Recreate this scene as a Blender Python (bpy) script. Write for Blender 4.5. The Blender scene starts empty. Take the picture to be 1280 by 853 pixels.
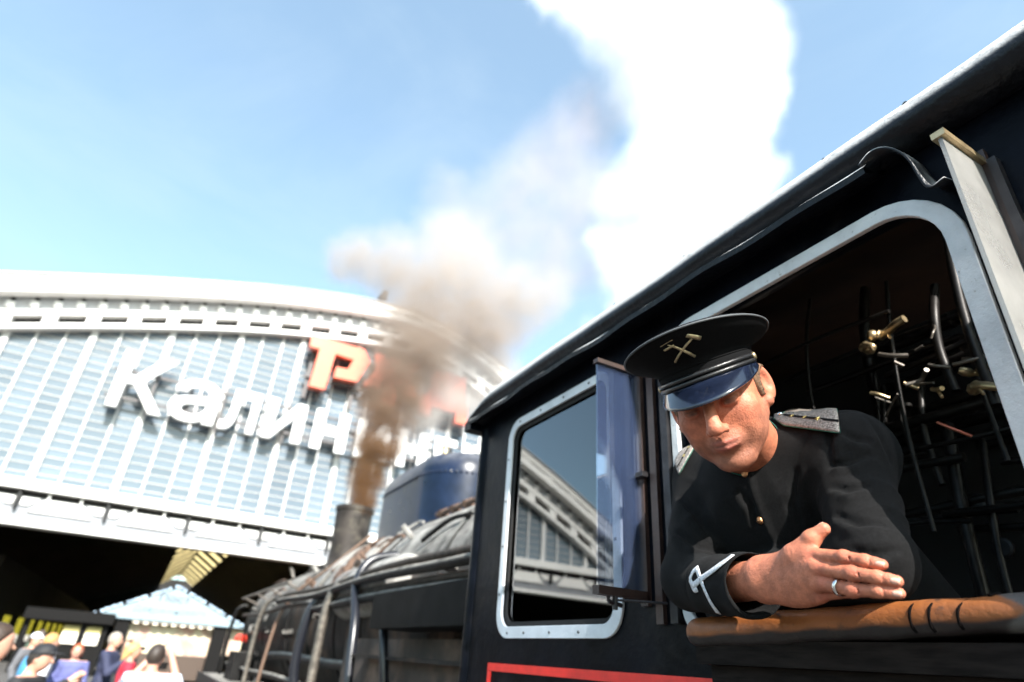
import bpy, bmesh, math, random
import numpy as np
from mathutils import Matrix, Vector
random.seed(7); np.random.seed(7)
S = bpy.context.scene
COL = S.collection
R_ = math.radians
# ------------------------------------------------------------------ camera, sky, sun, exposure
def norm(v):
    v = np.array(v, float); return v/np.linalg.norm(v)
FPX = 753.0                                        # focal length in pixels of a 1280 wide frame
cam_y = norm((-472, -370.5, -FPX))                 # the track direction seen by the camera
cam_z = np.array((104, 1398.5, -FPX)); cam_z = norm(cam_z - cam_y*(cam_z@cam_y))
cam_x = np.cross(cam_y, cam_z)
RC = np.array([cam_x, cam_y, cam_z])
CAM = np.array((0.0, 0.0, 1.7))
cd = bpy.data.cameras.new('camera'); cam = bpy.data.objects.new('camera', cd); COL.objects.link(cam)
M4 = Matrix(RC.tolist()).to_4x4(); M4.translation = Vector(CAM); cam.matrix_world = M4
cd.sensor_width = 36; cd.lens = 36*FPX/1280; cd.clip_start = 0.02; cd.clip_end = 3000
cd.dof.use_dof = True; cd.dof.focus_distance = 1.02; cd.dof.aperture_fstop = 2.8
S.camera = cam
SUN = norm((-0.12, -0.80, 0.585))                   # towards the sun
el = math.asin(SUN[2]); az = math.atan2(SUN[0], SUN[1])
W = bpy.data.worlds.new('World'); S.world = W; W.use_nodes = True
wn = W.node_tree.nodes; wl = W.node_tree.links
bg = wn['Background']; sky = wn.new('ShaderNodeTexSky'); sky.sky_type = 'NISHITA'; sky.sun_disc = False
sky.sun_elevation = el; sky.sun_rotation = az; sky.altitude = 0; sky.air_density = 1.0; sky.dust_density = 1.3; sky.ozone_density = 1.0
wtc = wn.new('ShaderNodeTexCoord'); wno = wn.new('ShaderNodeTexNoise'); wno.inputs['Scale'].default_value = 1.6; wno.inputs['Detail'].default_value = 7; wno.inputs['Roughness'].default_value = .62; wno.inputs['Distortion'].default_value = .6
wmp = wn.new('ShaderNodeMapping'); wmp.inputs['Scale'].default_value = (1, 1.3, 2.2); wmp.inputs['Location'].default_value = (.4, 1.7, .3); wl.new(wtc.outputs['Generated'], wmp.inputs[0]); wl.new(wmp.outputs[0], wno.inputs['Vector'])
wmr = wn.new('ShaderNodeMapRange'); wmr.interpolation_type = 'SMOOTHSTEP'; wmr.inputs[1].default_value = .40; wmr.inputs[2].default_value = .78; wmr.inputs[3].default_value = .22; wmr.inputs[4].default_value = .38; wl.new(wno.outputs[0], wmr.inputs[0])
wti = wn.new('ShaderNodeMix'); wti.data_type = 'RGBA'; wti.blend_type = 'MULTIPLY'; wti.inputs[0].default_value = 1; wti.inputs[7].default_value = (.91, 1.08, 1.02, 1); wl.new(sky.outputs[0], wti.inputs[6])
wmx = wn.new('ShaderNodeMix'); wmx.data_type = 'RGBA'; wmx.inputs[7].default_value = (2.3, 2.75, 3.0, 1); wl.new(wmr.outputs[0], wmx.inputs[0]); wl.new(wti.outputs[2], wmx.inputs[6])   # thin high veil of cloud
wl.new(wmx.outputs[2], bg.inputs[0]); bg.inputs[1].default_value = 0.15
sd = bpy.data.lights.new('sun', 'SUN'); sd.energy = 5.0; sd.angle = R_(0.5); sd.color = (1, .96, .9)
sun = bpy.data.objects.new('sun', sd); COL.objects.link(sun)
sun.rotation_euler = Vector(SUN).to_track_quat('Z', 'Y').to_euler(); sun.location = (0, 0, 30)
S.view_settings.view_transform = 'Standard'; S.view_settings.look = 'None'
S.view_settings.exposure = 1.42; S.view_settings.gamma = 1
S.cycles.use_denoising = True; S.cycles.max_bounces = 8; S.cycles.transparent_max_bounces = 24
S.cycles.diffuse_bounces = 3; S.cycles.glossy_bounces = 3; S.cycles.transmission_bounces = 4
S.cycles.volume_bounces = 2; S.cycles.volume_step_rate = 0.32; S.cycles.volume_max_steps = 512
S.cycles.use_adaptive_sampling = True; S.cycles.adaptive_threshold = 0.03
S.cycles.sample_clamp_indirect = 6; S.cycles.caustics_reflective = False; S.cycles.caustics_refractive = False

# ------------------------------------------------------------------ materials
def nt(name):
    m = bpy.data.materials.new(name); m.use_nodes = True
    return m, m.node_tree.nodes, m.node_tree.links, m.node_tree.nodes['Principled BSDF']
def rgba(c): return (c[0], c[1], c[2], 1)
def mat(name, col, rough=.5, metal=0., var=.0, vscale=6., bump=0., bscale=60., dust=None, damt=.7, spec=.5, coat=0., sss=0., attr=None, rvar=0., dlo=.28, dhi=.62, stain=None, stscale=3., stlo=.5, sthi=.7, randv=0., stretch=None):
    m, n, l, b = nt(name)
    tc = n.new('ShaderNodeTexCoord'); src = tc.outputs['Object']
    if stretch:
        mp = n.new('ShaderNodeMapping'); mp.inputs['Scale'].default_value = stretch; l.new(src, mp.inputs[0]); src = mp.outputs[0]
    def noise(sc, det=6, rough_=.6):
        t = n.new('ShaderNodeTexNoise'); t.inputs['Scale'].default_value = sc; t.inputs['Detail'].default_value = det; t.inputs['Roughness'].default_value = rough_
        l.new(src, t.inputs['Vector']); return t.outputs['Fac']
    def ramp(fac, lo, hi):
        t = n.new('ShaderNodeMapRange'); t.interpolation_type = 'SMOOTHSTEP'; t.inputs[1].default_value = lo; t.inputs[2].default_value = hi; l.new(fac, t.inputs[0]); return t.outputs[0]
    def mix(fac, a, bb):
        t = n.new('ShaderNodeMix'); t.data_type = 'RGBA'
        if isinstance(fac, (int, float)): t.inputs[0].default_value = fac
        else: l.new(fac, t.inputs[0])
        for i, q in ((6, a), (7, bb)):
            if isinstance(q, tuple): t.inputs[i].default_value = rgba(q)
            else: l.new(q, t.inputs[i])
        return t.outputs[2]
    c = tuple(col)
    if attr:
        a = n.new('ShaderNodeAttribute'); a.attribute_name = attr; c = a.outputs['Color']
    if var:
        f = ramp(noise(vscale), .3, .7)
        if attr: c = mix(f, c, mix(var, c, (0.02, .01, .01)))
        else: c = mix(f, tuple(max(0, q*(1-var)) for q in col), tuple(min(1, q*(1+var)) for q in col))
    if randv:
        oi = n.new('ShaderNodeObjectInfo'); t = n.new('ShaderNodeMapRange'); t.inputs[3].default_value = 1-randv; t.inputs[4].default_value = 1+randv; l.new(oi.outputs['Random'], t.inputs[0])
        t2 = n.new('ShaderNodeVectorMath'); t2.operation = 'SCALE'
        if isinstance(c, tuple): t2.inputs[0].default_value = c
        else: l.new(c, t2.inputs[0])
        l.new(t.outputs[0], t2.inputs['Scale']); c = t2.outputs[0]
    if stain:
        c = mix(ramp(noise(stscale, 8, .65), stlo, sthi), c, stain)
    dfac = None
    if dust:
        g = n.new('ShaderNodeNewGeometry'); sp = n.new('ShaderNodeSeparateXYZ'); l.new(g.outputs['Normal'], sp.inputs[0])
        up = ramp(sp.outputs[2], .05, .75); no = ramp(noise(vscale*1.7, 8, .7), dlo, dhi)
        mu = n.new('ShaderNodeMath'); mu.operation = 'MULTIPLY'; l.new(up, mu.inputs[0]); l.new(no, mu.inputs[1])
        m2 = n.new('ShaderNodeMath'); m2.operation = 'MULTIPLY'; l.new(mu.outputs[0], m2.inputs[0]); m2.inputs[1].default_value = damt
        dfac = m2.outputs[0]; c = mix(dfac, c, tuple(dust))
    if isinstance(c, tuple): b.inputs['Base Color'].default_value = rgba(c)
    else: l.new(c, b.inputs['Base Color'])
    b.inputs['Metallic'].default_value = metal; b.inputs['Specular IOR Level'].default_value = spec
    if rvar or dust:
        t = n.new('ShaderNodeMapRange'); t.inputs[3].default_value = max(0.02, rough-rvar); t.inputs[4].default_value = min(1, rough+rvar); l.new(noise(vscale*2), t.inputs[0]); r_out = t.outputs[0]
        if dfac is not None:
            q = n.new('ShaderNodeMix'); l.new(dfac, q.inputs[0]); l.new(r_out, q.inputs[2]); q.inputs[3].default_value = .95; r_out = q.outputs[0]
        l.new(r_out, b.inputs['Roughness'])
    else: b.inputs['Roughness'].default_value = rough
    if coat: b.inputs['Coat Weight'].default_value = coat; b.inputs['Coat Roughness'].default_value = .08
    if sss:
        b.inputs['Subsurface Weight'].default_value = sss; b.inputs['Subsurface Radius'].default_value = (1, .3, .15); b.inputs['Subsurface Scale'].default_value = .006
    if bump:
        t = n.new('ShaderNodeBump'); t.inputs['Strength'].default_value = 1; t.inputs['Distance'].default_value = bump; l.new(noise(bscale, 4), t.inputs['Height']); l.new(t.outputs[0], b.inputs['Normal'])
    return m
def glass_mat(name, tint=(1, 1, 1), refl=.12, dirt=0., dirtcol=(.7, .7, .7), rough=.0, dscale=5.):
    m = bpy.data.materials.new(name); m.use_nodes = True; n = m.node_tree.nodes; l = m.node_tree.links; n.clear()
    o = n.new('ShaderNodeOutputMaterial'); tr = n.new('ShaderNodeBsdfTransparent'); tr.inputs[0].default_value = rgba(tint)
    gl = n.new('ShaderNodeBsdfGlossy'); gl.inputs['Roughness'].default_value = rough
    fr = n.new('ShaderNodeFresnel'); fr.inputs[0].default_value = 1.52
    ad = n.new('ShaderNodeMath'); ad.operation = 'ADD'; ad.use_clamp = True; l.new(fr.outputs[0], ad.inputs[0]); ad.inputs[1].default_value = refl
    mx = n.new('ShaderNodeMixShader'); l.new(ad.outputs[0], mx.inputs[0]); l.new(tr.outputs[0], mx.inputs[1]); l.new(gl.outputs[0], mx.inputs[2])
    last = mx.outputs[0]
    if dirt:
        df = n.new('ShaderNodeBsdfDiffuse'); df.inputs[0].default_value = rgba(dirtcol)
        tl = n.new('ShaderNodeBsdfTranslucent'); tl.inputs[0].default_value = rgba(dirtcol)
        md = n.new('ShaderNodeMixShader'); md.inputs[0].default_value = .25; l.new(df.outputs[0], md.inputs[1]); l.new(tl.outputs[0], md.inputs[2])
        tc = n.new('ShaderNodeTexCoord'); no = n.new('ShaderNodeTexNoise'); no.inputs['Scale'].default_value = dscale; no.inputs['Detail'].default_value = 8; l.new(tc.outputs['Object'], no.inputs[0])
        mr = n.new('ShaderNodeMapRange'); mr.inputs[1].default_value = .3; mr.inputs[2].default_value = .7; mr.inputs[3].default_value = dirt*.7; mr.inputs[4].default_value = min(1, dirt*1.3); l.new(no.outputs[0], mr.inputs[0])
        m2 = n.new('ShaderNodeMixShader'); l.new(mr.outputs[0], m2.inputs[0]); l.new(last, m2.inputs[1]); l.new(md.outputs[0], m2.inputs[2]); last = m2.outputs[0]
    l.new(last, o.inputs[0]); return m
def emit_mat(name, col, st):
    m, n, l, b = nt(name); b.inputs['Base Color'].default_value = rgba(col); b.inputs['Emission Color'].default_value = rgba(col); b.inputs['Emission Strength'].default_value = st; return m

# ------------------------------------------------------------------ object helpers
def obj(name, me, m=None, parent=None, smooth=False):
    o = bpy.data.objects.new(name, me); COL.objects.link(o)
    if m is not None and len(me.materials) == 0: me.materials.append(m)
    if parent is not None: o.parent = parent
    if smooth:
        me.polygons.foreach_set('use_smooth', np.ones(len(me.polygons), bool))
    return o
def tag(o, label, cat, group=None):
    o['label'] = label; o['category'] = cat
    if group: o['group'] = group
    return o
def thing(name, label, cat, loc=(0, 0, 0), group=None):
    o = bpy.data.objects.new(name, None); COL.objects.link(o); o.location = loc; o.empty_display_size = .1
    return tag(o, label, cat, group)
def kid(name, me, m, parent, smooth=False):
    """part built in world coordinates: undo the parent's (unrotated) place"""
    o = obj(name, me, m, parent, smooth)
    p = parent; off = Vector((0, 0, 0))
    while p is not None: off += p.location; p = p.parent
    o.location = -off
    return o
def mesh(name, v, f):
    me = bpy.data.meshes.new(name); me.from_pydata([tuple(map(float, q)) for q in v], [], f); me.update(); return me
class B:
    """collects boxes, tubes and lathes into one mesh"""
    def __init__(s): s.v = []; s.f = []
    def box(s, a, b):
        x0, y0, z0 = a; x1, y1, z1 = b; i = len(s.v)
        s.v += [(x0, y0, z0), (x1, y0, z0), (x1, y1, z0), (x0, y1, z0), (x0, y0, z1), (x1, y0, z1), (x1, y1, z1), (x0, y1, z1)]
        s.f += [tuple(i+k for k in q) for q in ((0, 3, 2, 1), (4, 5, 6, 7), (0, 1, 5, 4), (1, 2, 6, 5), (2, 3, 7, 6), (3, 0, 4, 7))]; return s
    def hexa(s, p):
        i = len(s.v); s.v += [tuple(q) for q in p]
        s.f += [tuple(i+k for k in q) for q in ((0, 3, 2, 1), (4, 5, 6, 7), (0, 1, 5, 4), (1, 2, 6, 5), (2, 3, 7, 6), (3, 0, 4, 7))]; return s
    def tube(s, pts, r, n=10, cap=True, closed=False):
        P = [np.array(p, float) for p in pts]; rs = r if hasattr(r, '__len__') else [r]*len(P)
        up = None; rings = []
        for k, p in enumerate(P):
            if closed: t = P[(k+1) % len(P)]-P[k-1]
            else: t = P[min(k+1, len(P)-1)]-P[max(k-1, 0)]
            t = t/(np.linalg.norm(t)+1e-12)
            if up is None:
                a = np.array((0, 0, 1.)) if abs(t[2]) < .9 else np.array((1., 0, 0)); up = np.cross(t, a)
            up = up-t*(up@t); up /= np.linalg.norm(up)+1e-12; w = np.cross(t, up); i = len(s.v)
            for j in range(n):
                a = 2*math.pi*j/n; s.v.append(tuple(p+rs[k]*(math.cos(a)*up+math.sin(a)*w)))
            rings.append(i)
        K = len(rings)
        for k in range(K if closed else K-1):
            a, b = rings[k], rings[(k+1) % K]
            for j in range(n): s.f.append((a+j, a+(j+1) % n, b+(j+1) % n, b+j))
        if cap and not closed:
            s.f.append(tuple(rings[0]+j for j in reversed(range(n)))); s.f.append(tuple(rings[-1]+j for j in range(n)))
        return s
    def lathe(s, prof, c=(0, 0, 0), axis='z', n=32, sx=1., sy=1.):
        i = len(s.v)
        for (r, h) in prof:
            for j in range(n):
                a = 2*math.pi*j/n; u, v = r*math.cos(a)*sx, r*math.sin(a)*sy
                s.v.append((c[0]+u, c[1]+v, c[2]+h) if axis == 'z' else (c[0]+u, c[1]+h, c[2]-v) if axis == 'y' else (c[0]+h, c[1]+u, c[2]+v))
        for k in range(len(prof)-1):
            for j in range(n):
                a = i+k*n; s.f.append((a+j, a+(j+1) % n, a+n+(j+1) % n, a+n+j))
        if prof[0][0] > 1e-6: s.f.append(tuple(i+j for j in reversed(range(n))))
        if prof[-1][0] > 1e-6: s.f.append(tuple(i+(len(prof)-1)*n+j for j in range(n)))
        return s
    def me(s, name='m'): return mesh(name, s.v, s.f)
def bez(pts, n=8):
    """Catmull-Rom through points"""
    P = [np.array(p, float) for p in pts]; P = [2*P[0]-P[1]]+P+[2*P[-1]-P[-2]]; out = []
    for k in range(1, len(P)-2):
        for j in range(n):
            t = j/n; a, b, c, d = P[k-1:k+3]
            out.append(.5*((2*b)+(c-a)*t+(2*a-5*b+4*c-d)*t*t+(3*b-a-3*c+d)*t**3))
    return out+[P[-2]]
def rrect(u0, u1, v0, v1, r, n=8):
    rs = r if hasattr(r, '__len__') else (r,)*4        # corners: (u0v0),(u1v0),(u1v1),(u0v1)
    out = []
    for (cu, cv, a0, q) in ((u0+rs[0], v0+rs[0], 180, rs[0]), (u1-rs[1], v0+rs[1], 270, rs[1]), (u1-rs[2], v1-rs[2], 0, rs[2]), (u0+rs[3], v1-rs[3], 90, rs[3])):
        for k in range(n+1):
            a = R_(a0+90*k/n); out.append((cu+q*math.cos(a), cv+q*math.sin(a)))
    return out
def plate(loops, thick, fn, bevel=0.):
    """flat plate with holes from 2D outlines; fn maps (u, v, w) to the world"""
    cu = bpy.data.curves.new('c', 'CURVE'); cu.dimensions = '2D'; cu.fill_mode = 'BOTH'; cu.extrude = max(thick/2-bevel, 0); cu.bevel_depth = bevel; cu.bevel_resolution = 1
    if bevel: cu.offset = -bevel
    for lp in loops:
        sp = cu.splines.new('POLY'); sp.points.add(len(lp)-1); sp.use_cyclic_u = True
        for p, q in zip(sp.points, lp): p.co = (q[0], q[1], 0, 1)
    o = bpy.data.objects.new('c', cu); me = bpy.data.meshes.new_from_object(o)
    bpy.data.objects.remove(o); bpy.data.curves.remove(cu)
    n = len(me.vertices); co = np.empty(n*3); me.vertices.foreach_get('co', co); co = co.reshape(-1, 3)
    co2 = np.array([fn(*q) for q in co]); me.vertices.foreach_set('co', co2.ravel()); me.materials.clear()
    bm = bmesh.new(); bm.from_mesh(me); bmesh.ops.remove_doubles(bm, verts=bm.verts, dist=1e-5); bmesh.ops.recalc_face_normals(bm, faces=bm.faces); bm.to_mesh(me); bm.free(); me.update()
    return me
def text_mesh(s, size, depth, fn, bold=0.):
    cu = bpy.data.curves.new('t', 'FONT'); cu.body = s; cu.size = size; cu.extrude = depth/2; cu.bevel_depth = bold; cu.bevel_resolution = 0; cu.resolution_u = 5
    o = bpy.data.objects.new('t', cu); me = bpy.data.meshes.new_from_object(o)
    bpy.data.objects.remove(o); bpy.data.curves.remove(cu)
    n = len(me.vertices); co = np.empty(n*3); me.vertices.foreach_get('co', co); co = co.reshape(-1, 3); me.materials.clear()
    w = co[:, 0].max() if n else 0
    if fn: me.vertices.foreach_set('co', np.array([fn(*q) for q in co]).ravel()); me.update()
    return me, co
def autosmooth(o, ang=35):
    me = o.data; me.polygons.foreach_set('use_smooth', np.ones(len(me.polygons), bool)); me.set_sharp_from_angle(angle=R_(ang)); return o
def bevel(o, w=.003, seg=2):
    m = o.modifiers.new('b', 'BEVEL'); m.width = w; m.segments = seg; m.limit_method = 'ANGLE'; m.angle_limit = R_(40); return o

# ------------------------------------------------------------------ signed distance fields and surface nets
def smin(a, b, k):
    h = np.clip(.5+.5*(b-a)/k, 0, 1); return b*(1-h)+a*h-k*h*(1-h)
def smax(a, b, k): return -smin(-a, -b, k)
def cone(p, a, b, ra, rb=None):
    rb = ra if rb is None else rb; a = np.asarray(a, np.float32); b = np.asarray(b, np.float32); ba = b-a
    t = np.clip(((p-a)@ba)/(ba@ba+1e-12), 0, 1)
    return np.linalg.norm(p-a-t[..., None]*ba, axis=-1)-(ra+(rb-ra)*t)
def ell(p, c, r, Rm=None):
    q = p-np.asarray(c, np.float32)
    if Rm is not None: q = q@np.asarray(Rm, np.float32)
    r = np.asarray(r, np.float32); k0 = np.linalg.norm(q/r, axis=-1); k1 = np.linalg.norm(q/(r*r), axis=-1)
    return k0*(k0-1)/(k1+1e-9)
def sph(p, c, r): return np.linalg.norm(p-np.asarray(c, np.float32), axis=-1)-r
def nets(fn, lo, hi, h):
    lo = np.array(lo, float); n = np.ceil((np.array(hi)-lo)/h).astype(int)+1
    g = np.stack(np.meshgrid(*[lo[i]+h*np.arange(n[i]) for i in range(3)], indexing='ij'), -1).astype(np.float32)
    d = fn(g.reshape(-1, 3)).reshape(n); s = d < 0
    nx, ny, nz = n; C8 = [(i, j, k) for i in (0, 1) for j in (0, 1) for k in (0, 1)]
    cnt = sum(s[i:nx-1+i, j:ny-1+j, k:nz-1+k].astype(np.int8) for i, j, k in C8)
    act = (cnt > 0) & (cnt < 8); idx = np.full(act.shape, -1, np.int64); cells = np.argwhere(act); idx[act] = np.arange(len(cells))
    acc = np.zeros((len(cells), 3)); m = np.zeros(len(cells))
    for a in C8:
        for ax in range(3):
            if a[ax]: continue
            b = list(a); b[ax] = 1
            da = d[tuple((cells+a).T)]; db = d[tuple((cells+b).T)]; cr = (da < 0) != (db < 0)
            t = np.where(cr, da/np.where(cr, da-db, 1), 0); q = np.repeat(np.array(a, float)[None], len(cells), 0); q[:, ax] += t
            acc += np.where(cr[:, None], q, 0); m += cr
    V = lo+h*(cells+acc/m[:, None]); F = []
    for ax in range(3):
        u, w = (ax+1) % 3, (ax+2) % 3
        s0 = s[tuple(slice(0, n[ax]-1) if q == ax else slice(None) for q in range(3))]; s1 = s[tuple(slice(1, n[ax]) if q == ax else slice(None) for q in range(3))]
        e = np.argwhere(s0 != s1); e = e[(e[:, u] > 0) & (e[:, w] > 0) & (e[:, u] < n[u]-1) & (e[:, w] < n[w]-1)]
        if not len(e): continue
        flip = s0[tuple(e.T)]; du = np.zeros(3, int); du[u] = 1; dw = np.zeros(3, int); dw[w] = 1
        q = np.stack([idx[tuple((e-du-dw).T)], idx[tuple((e-dw).T)], idx[tuple(e.T)], idx[tuple((e-du).T)]], 1)
        q = np.where(flip[:, None], q, q[:, ::-1]); F.append(q)
    return V, np.concatenate(F)
def npmesh(name, V, F):
    me = bpy.data.meshes.new(name); me.vertices.add(len(V)); me.vertices.foreach_set('co', np.asarray(V, np.float32).ravel())
    k = F.shape[1]; me.loops.add(len(F)*k); me.loops.foreach_set('vertex_index', F.ravel().astype(np.int32)); me.polygons.add(len(F))
    me.polygons.foreach_set('loop_start', np.arange(0, len(F)*k, k, dtype=np.int32)); me.polygons.foreach_set('loop_total', np.full(len(F), k, np.int32))
    me.update(calc_edges=True); me.validate(); me.polygons.foreach_set('use_smooth', np.ones(len(me.polygons), bool)); return me
def vcol(me, cols):
    a = me.color_attributes.new('tone', 'FLOAT_COLOR', 'POINT'); a.data.foreach_set('color', np.concatenate([cols, np.ones((len(cols), 1))], 1).astype(np.float32).ravel())
def grad(fn, p, e=1e-3):
    p = np.atleast_2d(p).astype(np.float32); g = np.stack([fn(p+np.eye(3, dtype=np.float32)[i]*e)-fn(p-np.eye(3, dtype=np.float32)[i]*e) for i in range(3)], -1)
    return g/(np.linalg.norm(g, axis=-1, keepdims=True)+1e-9)
def snap(fn, p, off=0., it=6):
    p = np.atleast_2d(np.array(p, float)).astype(np.float32)
    for _ in range(it): p = p-(fn(p)-off)[:, None]*grad(fn, p)
    return p

# ================================================================== the setting
def structure(name, me, m):
    o = obj(name, me, m); o['kind'] = 'structure'; return o
m_ballast = mat('ballast', (.16, .105, .065), .95, var=.45, vscale=1.2, bump=.03, bscale=9)
m_pave = mat('paving', (.075, .07, .066), .85, var=.2, vscale=.8, bump=.004, bscale=40)
structure('ground', B().box((-1500, -1500, -1.6), (1500, 1500, -1.1)).me(), m_ballast)
structure('platform', B().box((-34, -60, -1.09), (.80, 420, 0)).me(), m_pave)
structure('far_platform', B().box((11, -60, -1.09), (34, 420, -.02)).me(), m_pave)
m_kerb = mat('kerb', (.42, .41, .39), .8, var=.2, vscale=3)
structure('platform_kerb', B().box((.802, -60, -.25), (.90, 420, .012)).me(), m_kerb)
m_rail = mat('rail_steel', (.22, .15, .11), .5, metal=.7, var=.3)
for x in (1.74, 3.26, 6.2, 7.72):
    structure('rail', B().box((x-.035, -60, -1.095), (x+.035, 420, -.94)).me(), m_rail)

# ================================================================== the train shed
m_white = mat('white_steel', (.72, .71, .69), .45, var=.06, vscale=.5)
m_cream = mat('cream_transom', (.46, .43, .39), .6, var=.1, vscale=.4)
m_mull = mat('mullion_white', (.60, .60, .59), .5, var=.06, vscale=.5)
m_grey = mat('grey_panel', (.42, .43, .45), .6, var=.1, vscale=.4)
m_beam = mat('beam_grey', (.20, .21, .23), .55, var=.12, vscale=.5)
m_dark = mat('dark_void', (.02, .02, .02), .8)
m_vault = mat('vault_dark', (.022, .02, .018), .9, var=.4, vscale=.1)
m_pane = mat('shed_pane', (.105, .135, .165), .12, var=.22, vscale=.12, spec=.6, randv=.16)
YF = 40.0
AP = [(-40, 2.), (-36, 6.5), (-32, 10), (-27.5, 13.1), (-19.8, 17.05), (-12.6, 19.6), (-5.1, 22.1), (2, 24.15), (8.8, 25.5), (13, 25.6), (16.6, 24.8), (20.6, 23.1), (26, 19.4), (32, 13.5), (36, 8.5), (40, 2.)]
AP = [(a*.972, 1.7+(b-1.7)*.972) for a, b in AP]
_ap = np.array([p[:2] for p in bez([(a, b, 0) for a, b in AP], 10)])
def arch(x): return float(np.interp(x, _ap[:, 0], _ap[:, 1]))
def strip(x0, x1, a, b, y0, y1, n=None, top=None):
    """box that follows the arch between two depths below its top edge"""
    n = n or max(1, int((x1-x0)/1.2)); s = B()
    for k in range(n):
        u, v = x0+(x1-x0)*k/n, x0+(x1-x0)*(k+1)/n; zu, zv = arch(u), arch(v)
        i = len(s.v)
        s.v += [(u, y0, zu-b), (v, y0, zv-b), (v, y1, zv-b), (u, y1, zu-b), (u, y0, zu-a), (v, y0, zv-a), (v, y1, zv-a), (u, y1, zu-a)]
        q = [(0, 3, 2, 1), (4, 5, 6, 7), (0, 1, 5, 4), (2, 3, 7, 6)]
        if k == 0: q.append((3, 0, 4, 7))
        if k == n-1: q.append((1, 2, 6, 5))
        s.f += [tuple(i+t for t in w) for w in q]
    return s.me()
shed = thing('train_shed', 'huge arched train shed with white glazed end wall and dark hall beneath', 'train shed', (0, YF, -1.1))
XL, XR = -35., 34.
kid('fascia', strip(XL, XR, 0, .45, 38.9, 39.7), m_white, shed)
kid('fascia', strip(XL, XR, .62, 1.1, 38.9, 39.7), m_white, shed)
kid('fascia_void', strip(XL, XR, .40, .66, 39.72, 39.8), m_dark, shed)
kid('roof_edge', strip(XL, XR, -.09, -.01, 38.75, 41), m_grey, shed)
x = XL
while x < XR-2:
    kid('fascia_tie', strip(x, x+.55, .45, .62, 38.95, 39.65, 1), m_white, shed); x += 2.06
kid('recess_panel', strip(XL, XR, .6, 2.13, 39.9, 40.1), m_grey, shed)
blk = B().box((-.19, -.25, -.17), (.19, 0, .17)).me(); dot = B().box((-.1, -.12, -.09), (.1, 0, .09)).me()
x = XL+.9
while x < XR:
    z = arch(x)
    for nm, me_, mm, dz in (('cleat', blk, m_white, 1.55), ('vent', dot, m_dark, 1.17)):
        o = obj(nm, me_, mm, shed); o.location = (x, 39.9-YF, z-dz+1.1)
    x += 1.03
kid('rim_band', strip(XL, XR, 2.13, 2.47, 39.3, 39.9), m_white, shed)
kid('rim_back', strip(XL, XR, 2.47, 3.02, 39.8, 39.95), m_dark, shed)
x = XL
while x < XR-2:
    z = arch(x+.3); kid('rim_post', strip(x, x+.62, 2.47, 3.02, 39.35, 39.79, 1), m_white, shed); x += 1.95
kid('rim_band', strip(XL, XR, 3.02, 3.32, 39.3, 39.95), m_white, shed)
GT = 3.2; GB = 8.5
def span_at(z):
    xs = [q for q in np.arange(XL, XR, .05) if arch(q)-GT > z]
    return (xs[0], xs[-1]) if xs else None
PX = 3.85/3; X0 = -7.12
k0 = math.ceil((XL-X0)/PX); k1 = int((XR-X0)/PX)
for k in range(k0, k1+1):
    x = X0+k*PX; zt = arch(x)-GT
    if zt < GB+.3: continue
    w = .16 if k % 3 == 0 else .055; d = .14 if k % 3 == 0 else .07
    kid('mullion', B().box((x-w, 39.95-d, GB), (x+w, 40.05, zt+.1)).me(), m_mull, shed)
RZ = .476; nrow = 27
for j in range(1, nrow):
    z = GB+RZ*j; sp_ = span_at(z)
    if not sp_: continue
    kid('transom', B().box((sp_[0], 39.955, z-.018), (sp_[1], 39.99, z+.018)).me(), m_cream, shed)
pane_me = B().box((-PX/2, -.012, -RZ/2), (PX/2, .012, RZ/2)).me()
cand = []; rest = B()
for k in range(k0, k1):
    xa, xb = X0+k*PX, X0+(k+1)*PX
    for j in range(nrow+3):
        za, zb = GB+RZ*j, GB+RZ*(j+1); ta, tb = arch(xa)-GT+.06, arch(xb)-GT+.06
        if min(ta, tb) > zb: cand.append(((xa+xb)/2, (za+zb)/2))
        elif max(ta, tb) > za:
            p = [(xa, 40.0, za), (xb, 40.0, za), (xb, 40.02, za), (xa, 40.02, za)]
            ta, tb = max(min(ta, zb), za+.001), max(min(tb, zb), za+.001)
            rest.hexa(p+[(xa, 40.0, ta), (xb, 40.0, tb), (xb, 40.02, tb), (xa, 40.02, ta)])
cand.sort(key=lambda c: abs(c[0]+1.5)*1.0+abs(c[1]-14)*.35+(60 if c[0] > 11 else 0))
for i, (x, z) in enumerate(cand):
    if i < 300:
        o = obj('pane', pane_me, m_pane, shed); o.location = (x, 0, z+1.1); o.rotation_euler = (random.gauss(0, .006), 0, random.gauss(0, .006))
    else: rest.box((x-PX/2, 39.988, z-RZ/2), (x+PX/2, 40.012, z+RZ/2))
o = kid('pane_field', rest.me(), m_pane, shed); o['kind'] = 'stuff'
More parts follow.
